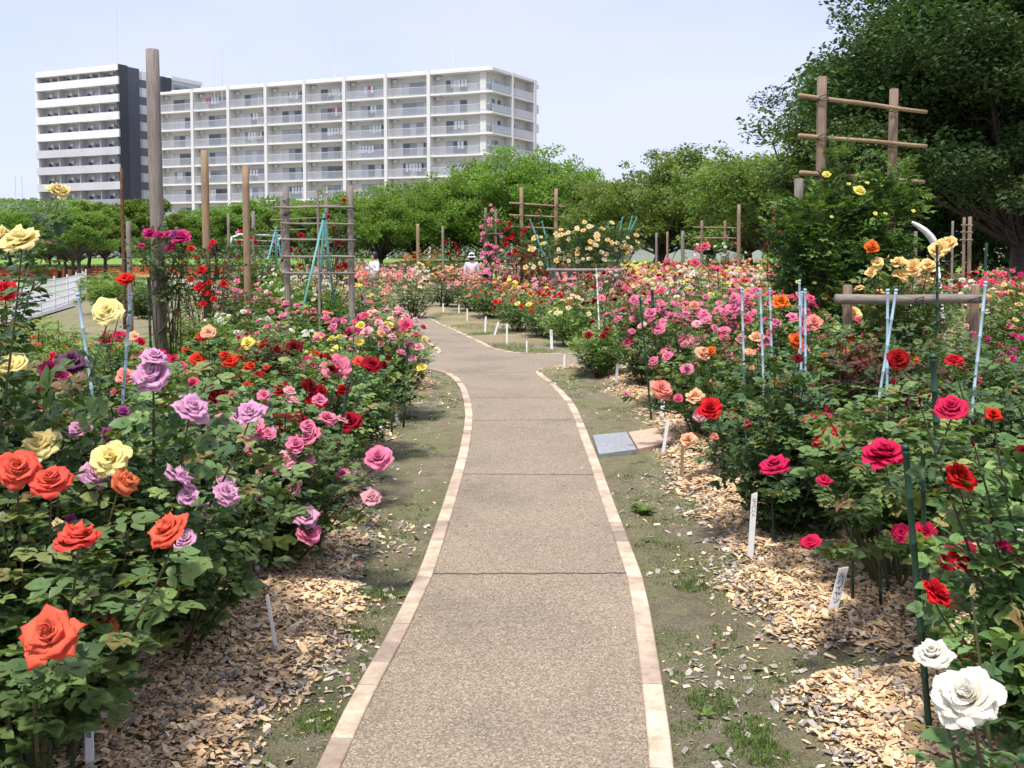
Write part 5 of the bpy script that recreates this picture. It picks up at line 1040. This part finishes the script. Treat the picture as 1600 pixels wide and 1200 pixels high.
def mini():
    V, Q, pv = [], [], []; k = 0
    for (c, l, w_, a0, z) in ((3, .5, .4, 15, .15), (5, .8, .5, 50, .05), (6, 1.0, .55, 82, 0)):
        for i in range(c):
            th = i*6.283/c+a0; e = R_(a0); d = np.array([math.cos(th)*math.sin(e), math.sin(th)*math.sin(e), math.cos(e)]); s_ = np.array([-math.sin(th), math.cos(th), 0]); o = np.array([0, 0, z])
            V += [o-s_*w_*.2, o+s_*w_*.2, o+d*l*.9+s_*w_*.5+[0, 0, .08], o+d*l*.9-s_*w_*.5+[0, 0, .08]]; Q.append([k, k+1, k+2, k+3]); k += 4; pv += [.2, .2, 1, 1]
    return np.array(V), np.array(Q), np.array(pv)
sv, sq, smallpv = mini(); small = (sv, sq)
bedmass('rose_beds', 'far rose beds of mixed pink cream and salmon blooms left of the path bend', [(-9, -2.6, 32.2, 36, .95, 40, ['palepink','cream','pink','salmon','white','rose']), (-10, -3.4, 36, 46, 1.05, 60, ['palepink','cream','salmon','peach','pink']), (-7.2, -4.6, 21, 28.4, .85, 24, ['pink','salmon','palepink','cream','orange'])], 31)
bedmass('rose_beds', 'far rose beds of orange cream and pink blooms right of the path bend', [(-1.6, 1.2, 29.5, 36, 1.0, 34, ['peach','palepink','rose','cream','salmon']), (-3.2, 2.5, 36, 48, 1.05, 60, ['cream','pink','salmon','rose','peach','white']), (-.4, 1.5, 23.2, 28, .95, 18, ['salmon','palepink','rose','lemon','pink']), (1.2, 3.8, 28.5, 36, 1.0, 24, ['pink','palepink','lemon','rose'])], 32)
bedmass('rose_beds', 'dense far rose beds of small red yellow and pink blooms in the right hand middle distance', [(2.2, 8, 20.5, 27, 1.12, 62, ['salmon','lemon','crimson','rose','white','cream','pink','scarlet']), (3.2, 11, 27, 36, 1.12, 80, ['salmon','cream','lemon','rose','crimson','palepink']), (4, 13, 36, 46, 1.2, 64, ['cream','salmon','rose','scarlet','lemon'])], 33)
bedmass('rose_beds', 'far rose beds behind the log rail at the right edge', [(8.2, 15, 16, 24, 1.15, 40, ['rose','crimson','white','cream','magenta']), (8, 15, 24, 34, 1.1, 34, ['rose','salmon','crimson'])], 34)

# ------------------------------------------------------------------ apartment buildings
def wallmat(name, col, var=.06): return plain(name, col, .8, .35, var)
BW = wallmat('facade_white', (.73, .73, .73)); BG_ = wallmat('facade_wall', (.62, .62, .60)); BCOL = wallmat('facade_column', (.66, .66, .64))
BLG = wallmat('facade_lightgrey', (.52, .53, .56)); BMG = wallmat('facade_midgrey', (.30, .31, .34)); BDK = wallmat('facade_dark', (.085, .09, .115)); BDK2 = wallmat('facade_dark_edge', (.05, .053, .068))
def glassmat(name, stops):
    m, t, n, b_ = newmat(name); L(t, ramp(t, attr(t, 'rnd'), stops, 'CONSTANT'), b_.inputs['Base Color']); b_.inputs['Roughness'].default_value = .15; b_.inputs['Specular IOR Level'].default_value = .6; return m
GLS = glassmat('window_glass', [(0, (.09, .10, .125)), (.3, (.26, .29, .33)), (.5, (.55, .56, .58)), (.78, (.36, .40, .46))])
RAILM = plain('railing_grey', (.56, .59, .62), .4, 1, .05); FROST = plain('frosted_panel', (.40, .47, .47), .25, 1, .05); FRM = plain('window_frame_grey', (.3, .31, .32), .5, 1, .05)
class Fr:
    """local frame: u along a facade, v outward, z up"""
    def __init__(s, o, u): s.o = Vector(o); s.u = Vector((u[0], u[1], 0)).normalized(); s.v = Vector((s.u.y, -s.u.x, 0)); s.ang = math.atan2(s.u.y, s.u.x)
    def at(s, u, v, z): return s.o+s.u*u+s.v*v+Vector((0, 0, z))
    def box(s, mb, u0, u1, v0, v1, z0, z1, rnd=.5, mi=0): mb.box(s.at((u0+u1)/2, (v0+v1)/2, (z0+z1)/2), (abs(u1-u0), abs(v1-v0), abs(z1-z0)), s.ang, mi, rnd)
xr, xl, Yr, Yl = -2.8, -59.2, 145., 168.
t = thing('apartment_building', 'long white apartment block with open balconies on every floor behind the cherry trees', 'apartment building', (0, 0, 0))
f = Fr((xl-1, Yl+1*23/56.4, 0), (xr-xl, Yr-Yl)); LEN = math.hypot(xr-xl, Yr-Yl)*(1+1/56.4); TOP = 28.35; FH = 3.0; DEP = 1.6
cols_u = [LEN-10.3-7.25*k for k in range(8)]
f2 = Fr(f.at(LEN, 0, 0), (.5, .866)); SL = 13.0; f2.v = Vector((f2.u.y, -f2.u.x, 0))
mb = MB(); f.box(mb, 0, LEN-1.3, -12, -DEP, 0, TOP-.3); mb2 = MB()
obj('main_wall', mb, BG_, t)
mb = MB(); f2.box(mb, .9, SL-.3, -9, -1.3, 0, TOP-.32); obj('side_wall', mb, BG_, t)
mb = MB(); f.box(mb, -.1, LEN, -13, .05, TOP-.42, TOP); f2.box(mb, -.05, SL+.4, -8, .05, TOP-.43, TOP-.01); f.box(mb, 3, LEN-1, -12, -1, TOP-.02, TOP+.35); obj('roof_slab', mb, BW, t)
for k in range(1, 9):
    z = TOP-.3-FH*k; mb = MB(); f.box(mb, 0, LEN, -DEP-.02, 0, z-.26, z); obj('floor_slab', mb, BW, t)
    mb = MB(); f2.box(mb, 0, SL, -1.35, -.003, z-.263, z-.003); obj('side_floor_slab', mb, BW, t)
for u in cols_u:
    mb = MB(); f.box(mb, u-.27, u+.27, -DEP-.03, .16, 0, TOP+.12); obj('column', mb, BCOL, t)
mb = MB(); f2.box(mb, 5.6, 5.95, -1.32, .14, 0, TOP+.1); obj('side_column', mb, BCOL, t)
mb = MB(); f2.box(mb, SL-.6, SL+.1, -1.4, .1, 0, TOP-.4); obj('side_column', mb, BCOL, t)
mb = MB(); f.box(mb, LEN-2.2, LEN-1.25, -DEP-.04, -.45, 0, TOP-.42); obj('corner_pier', mb, BCOL, t)
for k in range(0, 8):
    zf = TOP-.3-FH*(k+1)
    for j in range(8):
        u1 = (cols_u[j-1]-.3) if j else LEN-2.3; u0 = cols_u[j]+.3
        wz1 = zf+2.05; W = u1-u0; a = u0+W*(.27 if j else .24); e = u1-(.25 if j else .2); mb = MB()
        pat = [(a-W*.12, a-W*.02)] if j else [(a-1.1, a-.3)]
        seg = max(4, int((e-a)/.95)); 
        for q in range(seg): f.box(mb, a+(e-a)*q/seg+.03, a+(e-a)*(q+1)/seg-.03, -DEP, -DEP+.05, zf+.06, wz1, rnd=random.random(), mi=0)
        f.box(mb, a-.07, e+.07, -DEP, -DEP+.03, zf, wz1+.07, mi=1)
        obj('window', mb, [GLS, FRM], t)
        mb = MB(); f.box(mb, u0+W*.05, u0+W*.14, -DEP-.01, -DEP+.5, zf+2.2, zf+2.7, mi=0); f.box(mb, u0+W*.16, u0+W*.26, -DEP, -DEP+.02, zf+.9, zf+1.8, mi=0)
        obj('wall_fittings', mb, BCOL, t)
        mb = MB(); v = -.1
        f.box(mb, u0, u1+(0 if j else 1.9), v-.03, v+.03, zf+1.12, zf+1.19); f.box(mb, u0, u1+(0 if j else 1.9), v-.02, v+.02, zf+.08, zf+.12)
        nb_ = int((u1-u0)/.16)
        for q in range(nb_): uu = u0+(u1-u0)*(q+.5)/nb_; f.box(mb, uu-.022, uu+.022, v-.018, v+.018, zf+.12, zf+1.12)
        obj('railing', mb, RAILM, t)
        if random.random() < .5:
            mb = MB(); uu = random.uniform(u0+1.6, u1-2.2)
            for q in range(random.randint(2, 5)): f.box(mb, uu, uu+.42, -.75, -.72, zf+random.uniform(.75, 1.0), zf+1.95, rnd=random.random()); uu += .56
            obj('laundry', mb, bpy.data.materials.get('laundry_cloth') or glassmat('laundry_cloth', [(0, (.72, .72, .72)), (.55, (.6, .66, .72)), (.75, (.55, .5, .38)), (.9, (.5, .12, .14))]), t)
    mb = MB(); f2.box(mb, .15, 5.5, -.16, -.1, zf+.1, zf+1.15); obj('frosted_railing', mb, FROST, t)
    mb = MB(); f2.box(mb, 6.0, SL-.65, -.16, -.1, zf+.1, zf+1.25); obj('grey_railing', mb, BLG, t)
    for (p, q) in ((1.9, 4.4), (7.0, 9.6)):
        mb = MB(); n_ = 3
        for i in range(n_): f2.box(mb, p+(q-p)*i/n_+.04, p+(q-p)*(i+1)/n_-.04, -1.31, -1.26, zf+.9, zf+2.1, rnd=random.random()*.9)
        obj('side_window', mb, [GLS, FRM], t)
    mb = MB(); f2.box(mb, SL+.1, SL+2.1, -2.2, -.6, zf+1.45, zf+2.75 if k else zf+3.0) if k else f2.box(mb, SL+.1, SL+2.1, -2.2, -.6, zf+2.3, zf+2.95); obj('rear_walkway', mb, BCOL, t)
for px, y0, y1, r in ((708, 30, 103, .07), (523, 45, 118, .07), (347, 72, 145, .06), (335, 90, 145, .04), (537, 104, 122, .05)):
    Y = 158; p = P(px, y0, Y); q = P(px, y1+2, Y); mb = MB(); mb.tube([q-Vector((0,0,1)), q, p], [r, r, r*.5], 6)
    if px == 537: mb.box((p.x, Y, p.z-.1), (1.5, .05, .05)); mb.box((p.x, Y, p.z-.5), (1.0, .05, .05))
    obj('antenna', mb, RAILM, t)
# tower
t = thing('apartment_tower', 'taller white and grey apartment tower with a dark side wall at the left', 'apartment building', (0, 0, 0))
A_ = Vector(((64-800)/FPX*181, 181, 0)); C_ = Vector(((191-800)/FPX*173, 173, 0)); f = Fr(A_, (C_.x-A_.x, C_.y-A_.y)); LEN = (C_-A_).length; TOP = P(191, 100, 173).z
D_ = Vector(((306-800)/FPX*188, 188, 0)); f2 = Fr(C_, (D_.x-C_.x, D_.y-C_.y)); f2.v = Vector((f2.u.y, -f2.u.x, 0)); S2 = (D_-C_).length
mb = MB(); f.box(mb, .2, LEN-.2, -12, -1.7, 0, TOP-.5); obj('main_wall', mb, BLG, t)
mb = MB(); f.box(mb, -.1, LEN, -2.5, .1, TOP-1.0, TOP); obj('roof_parapet', mb, BW, t)
mb = MB(); f.box(mb, -.1, .15, -1.72, 0, 0, TOP-1); obj('end_wall', mb, BW, t)
for k in range(11):
    zt = TOP-1.0-3.0*k-1.05; m_ = BW if k < 4 else BLG if k < 7 else BMG
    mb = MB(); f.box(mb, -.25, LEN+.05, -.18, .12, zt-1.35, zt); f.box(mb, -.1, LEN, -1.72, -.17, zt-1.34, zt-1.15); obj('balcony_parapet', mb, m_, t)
    zf = zt-1.15
    for j in range(4):
        u = .6+LEN/4*j; mb = MB()
        for (a, e, z0, z1, g) in ((.2, 1.1, .1, 1.9, .1), (1.9, 3.1, .6, 1.95, random.random()*.9)): f.box(mb, u+a, u+e, -1.71, -1.64, zf+z0, zf+z1, rnd=g)
        obj('window', mb, [GLS], t)
        mb = MB(); f.box(mb, u+1.2, u+1.8, -1.7, -1.3, zf+1.75, zf+2.3); obj('air_conditioner', mb, BW, t)
        mb = MB(); f.box(mb, u-.4, u-.3, -1.7, -.2, zf-.2, zf+2.9); obj('partition', mb, BLG, t)
w1 = S2*.24; w2 = S2*.56; w3 = S2*.72
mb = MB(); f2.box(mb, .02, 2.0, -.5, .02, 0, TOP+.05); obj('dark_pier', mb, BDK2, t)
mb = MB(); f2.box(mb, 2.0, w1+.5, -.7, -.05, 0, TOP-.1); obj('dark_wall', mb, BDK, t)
mb = MB(); f2.box(mb, w1+.5, w2, -8, -.6, 0, TOP-.3); obj('side_wall', mb, BW, t)
for k in range(10): mb = MB(); f2.box(mb, w1+.6, w1+2.9, -.62, -.55, TOP-3.2-3*k, TOP-1.8-3*k, rnd=.1); obj('side_window', mb, [GLS], t)
mb = MB(); f2.box(mb, w2, w2+2.4, -6, .0, 0, TOP-.6); obj('dark_pier', mb, BDK2, t)
mb = MB(); f2.box(mb, w2+2.5, S2+2.2, -8, -.2, 0, TOP-.9); obj('rear_block', mb, BLG, t)
mb = MB(); f2.box(mb, w2+2.45, S2+2.4, -8.2, .0, TOP-.9, TOP-.2); obj('roof_parapet', mb, BW, t)
mb = MB(); f2.box(mb, w2+2.9, S2-.6, -.22, -.15, TOP-3.4, TOP-1.6, rnd=.45); f2.box(mb, w2+3.3, w2+4.6, -.16, -.1, TOP-2.9, TOP-2.1, rnd=.1); f2.box(mb, w2+6, w2+7.2, -.16, -.1, TOP-2.9, TOP-2.1, rnd=.1); obj('side_window', mb, [GLS], t)
for px, y0, y1, r in ((183, 12, 100, .08), (142, 88, 104, .05)):
    Y = 180; p = P(px, y0, Y); q = P(px, y1+3, Y); mb = MB(); mb.tube([q-Vector((0,0,1.5)), q, p], [r, r, r*.5], 6)
    if px == 142: mb.box((p.x, Y, p.z-.1), (1.5, .06, .06))
    obj('antenna', mb, RAILM, t)
# small far buildings
def simple(name, label, px0, px1, ytop, Y, D, mat, extra=None):
    a, c = P(px0, ytop, Y), P(px1, ytop, Y); t = thing(name, label, 'building', (a.x, Y, 0)); mb = MB(); W = c.x-a.x; mb.box((W/2, D/2, a.z/2), (W, D, a.z)); obj('wall', mb, mat, t)
    mb = MB(); mb.box((W/2, D/2, a.z+.12), (W+.3, D+.3, .25)); obj('roof', mb, BMG, t); return t, W, a.z
GB = plain('bluegrey_cladding', (.27, .31, .36), .7, 1, .06); OB = plain('terracotta_wall', (.46, .17, .10), .8, 1, .1); OP = plain('terracotta_pale', (.62, .32, .22), .8, 1, .1)
t, W, hz = simple('office_building', 'low blue grey windowless building at the far left edge', -40, 33, 313, 190, 14, GB)
for k in range(2): mb = MB(); mb.tube([(W*.75-k*1.3, 5, hz), (W*.75-k*1.3, 5, hz+5)], .06, 5); obj('antenna', mb, RAILM, t)
t, W, hz = simple('terracotta_building', 'terracotta coloured building with an outside stair between the grey building and the tower', 34, 74, 317, 205, 12, OB)
mb = MB(); 
for z0, z1 in ((hz-1.6, hz-.6), (hz-5.6, hz-4.2)): mb.box((W/2, -.15, (z0+z1)/2), (W, .3, z1-z0))
mb.tube([(W*.35, -.5, hz-5), (W*.8, -.5, hz-1)], .45, 4); obj('outside_stair', mb, OP, t)
mb = MB(); mb.box((W*.2, -.02, hz-2.6), (W*.3, .06, 1.1), rnd=.1); obj('window', mb, [GLS], t)
t, W, hz = simple('warehouse', 'long low grey shed seen under the centre right cherry trees', 985, 1190, 381, 84, 12, plain('shed_wall', (.42, .43, .46), .7, 1, .08))
# overhead line
t = thing('utility_pole', 'faint overhead utility line rising behind the centre cherry trees', 'utility pole', (P(590, 300, 120).x+60, 125, 0)); mb = MB(); mb.tube([(0,0,0),(0,0,11.5)], [.16, .11], 8); obj('pole', mb, BLG, t)
for dz in (11.3, 10.6): 
    mb = MB(); e = P(836, 281, 140)-t.location; pts = [Vector((0, 0, dz))*(1-q)+Vector((e.x, e.y, e.z+dz-11))*q-Vector((0, 0, 1.2*4*q*(1-q))) for q in np.linspace(0, 1, 10)]; mb.tube(pts, .022, 4); obj('cable', mb, BDK, t)
# water jet / white curved pipe behind the buff rose
t = thing('curved_pipe', 'bright white curved ribbed plastic hoop end behind the buff yellow blooms at right', 'garden hoop', (P(1440, 370, 14).x, 14, 0))
a = [P(*q, 14) for q in ((1425,347),(1435,353),(1446,361),(1455,371),(1462,383))]; 
mb = MB(); aa = [(q-t.location) for q in a]; pp, rr = [], []
for i in range(33):
    f_ = i/32*4; k_ = min(3, int(f_)); pp.append(aa[k_].lerp(aa[k_+1], f_-k_)); rr.append((.022+.034*(1-(1-i/32)**2))*(1 if i % 2 else .8))
mb.tube(pp, rr, 10); obj('hoop', mb, WHITEM, t, True)
mb = MB(); mb.tube([a[-1]-t.location, Vector((.35, .05, .6)), Vector((.4, .05, 0))], .03, 8); obj('hoop_leg', mb, WHITEM, t, True)
# green weed rosette
def weed(label, px, py, r, n, h):
    g = G(px, py); t = thing('weed', label, 'weed', (g.x, g.y, -.02)); mb = MB(); a = rs.rand(n)*6.28; d = np.stack([np.cos(a), np.sin(a), 0*a], -1)
    z = basis(np.stack([-np.cos(a)*.7*rs.rand(n), -np.sin(a)*.7*rs.rand(n), np.ones(n)], -1), a*0); dd = np.stack([np.cos(a), np.sin(a), .35+rs.rand(n)*.8], -1); dd /= np.linalg.norm(dd, axis=1)[:, None]
    x = np.cross(dd, [0, 0, 1.]); x /= np.linalg.norm(x, axis=1)[:, None]; M = np.stack([x*.55, dd, np.cross(x, dd)], -1)*(r*(.5+.6*rs.rand(n)))[:, None, None]
    mb.inst(LV, LQ, M, d*.01, rs.rand(n)); obj('leaves', mb, LEAF['light'], t, True)
weed('bright green weed rosette alone on the soil strip right of the path', 1005, 797, .085, 60, .05)
weed('single broad leafed green seedling near the lower right of the path', 1131, 1172, .035, 6, .03)
weed('small green weed by the right kerb near the lower edge', 1100, 1110, .04, 12, .03)
weed('small green weed on the chips left of the path near the lower left', 440, 1050, .05, 22, .03)

# ------------------------------------------------------------------ people in the far beds
SKIN = plain('skin', (.46, .29, .21), .6, 8, .05); HAIR = plain('hair_dark', (.02, .015, .012), .5)
def skinned(name, pts, edges, rad, mat, parent, lvl=2):
    me = bpy.data.meshes.new(name); me.from_pydata([Vector(p) for p in pts], edges, []); me.update(); o = link(name, me, parent)
    sk = o.modifiers.new('skin', 'SKIN'); sk.use_smooth_shade = True
    for i, r in enumerate(rad):
        v = me.skin_vertices[0].data[i]; v.radius = r if isinstance(r, tuple) else (r, r); v.use_root = (i == 0)
    s_ = o.modifiers.new('sub', 'SUBSURF'); s_.levels = lvl; s_.render_levels = lvl; me.materials.append(mat); return o
def person(label, px, yhead, Y, scale, arms, shirt, trousers, hat, rz=0, crouch=False, bag=None):
    X = (px-800)/FPX*Y; t = thing('person', label, 'person', (X, Y, -.02), rz=rz); t.scale = (scale,)*3; dz = -.52 if crouch else 0
    sh, hip = 1.36+dz, .92+dz; AL, AR = arms
    kn = ((.11, -.30, .42), (.11, .02, .08)) if crouch else ((.095, -.02, .50), (.10, .03, .09))
    body = [(0,0,hip),(0,0,hip+.22),(0,.01,sh-.04),(0,0,sh+.09),(0,-.015,sh+.20),(0,-.015,sh+.30)]
    e = [(0,1),(1,2),(2,3),(3,4),(4,5)]; rad = [(.15,.11),(.14,.10),(.17,.105),.055,(.085,.10),(.078,.09)]
    def chain(o, ps, rs_):
        p = o
        for q, r_ in zip(ps, rs_): body.append(q); rad.append(r_); e.append((p, len(body)-1)); p = len(body)-1
    for s_, A2 in ((-1, AL), (1, AR)):
        chain(2, [(s_*.18, 0, sh), A2[0], A2[1], A2[2]], [.065, .045, .035, .03])
        chain(0, [(s_*.10, 0, hip-.05), (s_*kn[0][0], kn[0][1], kn[0][2]), (s_*kn[1][0], kn[1][1], kn[1][2]), (s_*kn[1][0], kn[1][1]-.13, .035)], [.095, .062, .045, .035])
    skinned('body', body, e, rad, SKIN, t)
    pts = [(0,0,hip+.0),(0,0,hip+.24),(0,.01,sh-.03),(0,0,sh+.06)]; e2 = [(0,1),(1,2),(2,3)]; r2 = [(.185,.14),(.17,.13),(.20,.13),(.075,.075)]
    for s_, A2 in ((-1, AL), (1, AR)):
        k = len(pts); w = Vector(A2[0]).lerp(Vector(A2[1]), .75); pts += [(s_*.185, 0, sh), A2[0], tuple(w)]; r2 += [.085, .065, .052]; e2 += [(2, k), (k, k+1), (k+1, k+2)]
    skinned('shirt', pts, e2, r2, shirt, t)
    pts = [(0,0,hip+.06),(0,0,hip-.04)]; e3 = [(0,1)]; r3 = [(.175,.135),(.17,.14)]
    for s_ in (-1, 1):
        k = len(pts); pts += [(s_*.10,0,hip-.14),(s_*kn[0][0],kn[0][1],kn[0][2]),(s_*kn[1][0],kn[1][1],kn[1][2]+.02)]; r3 += [.105, .08, .065]; e3 += [(1, k), (k, k+1), (k+1, k+2)]
    skinned('trousers', pts, e3, r3, trousers, t)
    hz = sh+.26
    mb = MB(); 
    if hat:
        hm, brim = hat; prof = [(.001, .155), (.05, .15), (.095, .125), (.108, .06), (.112, .02), (brim, -.02), (brim-.003, -.03), (.10, .0)]
        V = []; n = 20
        for r_, z in prof: V += [[r_*math.cos(a*6.283/n), -.01+r_*math.sin(a*6.283/n), hz+z] for a in range(n)]
        Q = [[i*n+j, i*n+(j+1) % n, (i+1)*n+(j+1) % n, (i+1)*n+j] for i in range(len(prof)-1) for j in range(n)]; mb.add(V, Q); obj('hat', mb, hm, t, True)
    n = 14; mb = MB(); V = []; prof = [(.001, .135), (.06, .12), (.10, .07), (.108, .0), (.10, -.09), (.07, -.13)]
    for r_, z in prof: V += [[r_*.95*math.cos(a*6.283/n), .018+r_*math.sin(a*6.283/n), hz+z] for a in range(n)]
    mb.add(V, [[i*n+j, i*n+(j+1) % n, (i+1)*n+(j+1) % n, (i+1)*n+j] for i in range(len(prof)-1) for j in range(n)]); obj('hair', mb, HAIR, t, True)
    return t
CL = lambda n, c: plain('cloth_'+n, c, .85, 12, .08)
t1 = person('person in a white shirt and khaki trousers holding up a camera in the far bed', 585, 392, 31, .95, (((-.27,-.08,1.14),(-.22,-.28,1.25),(-.12,-.36,1.46)),((.27,-.04,1.1),(.2,-.24,1.2),(.0,-.36,1.45))), CL('white', (.62, .68, .74)), CL('khaki', (.22, .19, .14)), None, rz=-.9)
t = thing('camera', 'small dark camera held up by the person in the far bed', 'camera', tuple(t1.matrix_basis@Vector((-.07, -.42, 1.47))))
mb = MB(); mb.box((0, 0, 0), (.11, .05, .07)); obj('camera_body', mb, BDK, t); mb = MB(); mb.tube([(0,-.02,0),(0,-.07,0)], .025, 10); obj('lens', mb, BDK2, t)
t = thing('straw_bag', 'pale straw bag hanging at the hip of the person holding a camera', 'bag', tuple(t1.matrix_basis@Vector((.22, .10, .98)))); mb = MB(); mb.tube([(-.14,0,.04),(-.12,0,-.06),(.0,0,-.11),(.12,0,-.06),(.14,0,.04)], [.07,.09,.1,.09,.07], 10); obj('bag_body', mb, CL('straw', (.5, .4, .26)), t, True)
mb = MB(); mb.tube([(-.12,0,.08),(-.06,0,.3),(.0,0,.36),(.06,0,.3),(.12,0,.08)], .012, 6); obj('bag_strap', mb, CL('strap', (.3, .22, .14)), t, True)
person('person seen from behind in a white sun hat and pale shirt among the far roses', 737, 400, 33.5, .92, (((-.24,0,1.1),(-.26,-.06,.86),(-.22,-.2,.8)),((.24,0,1.1),(.26,-.06,.86),(.22,-.2,.8))), CL('offwhite', (.66, .63, .66)), CL('grey', (.30, .28, .27)), (CL('hat_white', (.72, .72, .74)), .19), rz=3.1)
person('person in a pink sun hat and blue top crouching by the far pink roses', 760, 422, 28.5, .95, (((-.24,-.08,.62),(-.2,-.3,.6),(-.08,-.42,.62)),((.24,-.08,.62),(.2,-.3,.6),(.08,-.42,.62))), CL('blue', (.07, .12, .28)), CL('navy', (.04, .05, .1)), (CL('hat_pink', (.72, .22, .42)), .26), rz=2.4, crouch=True)
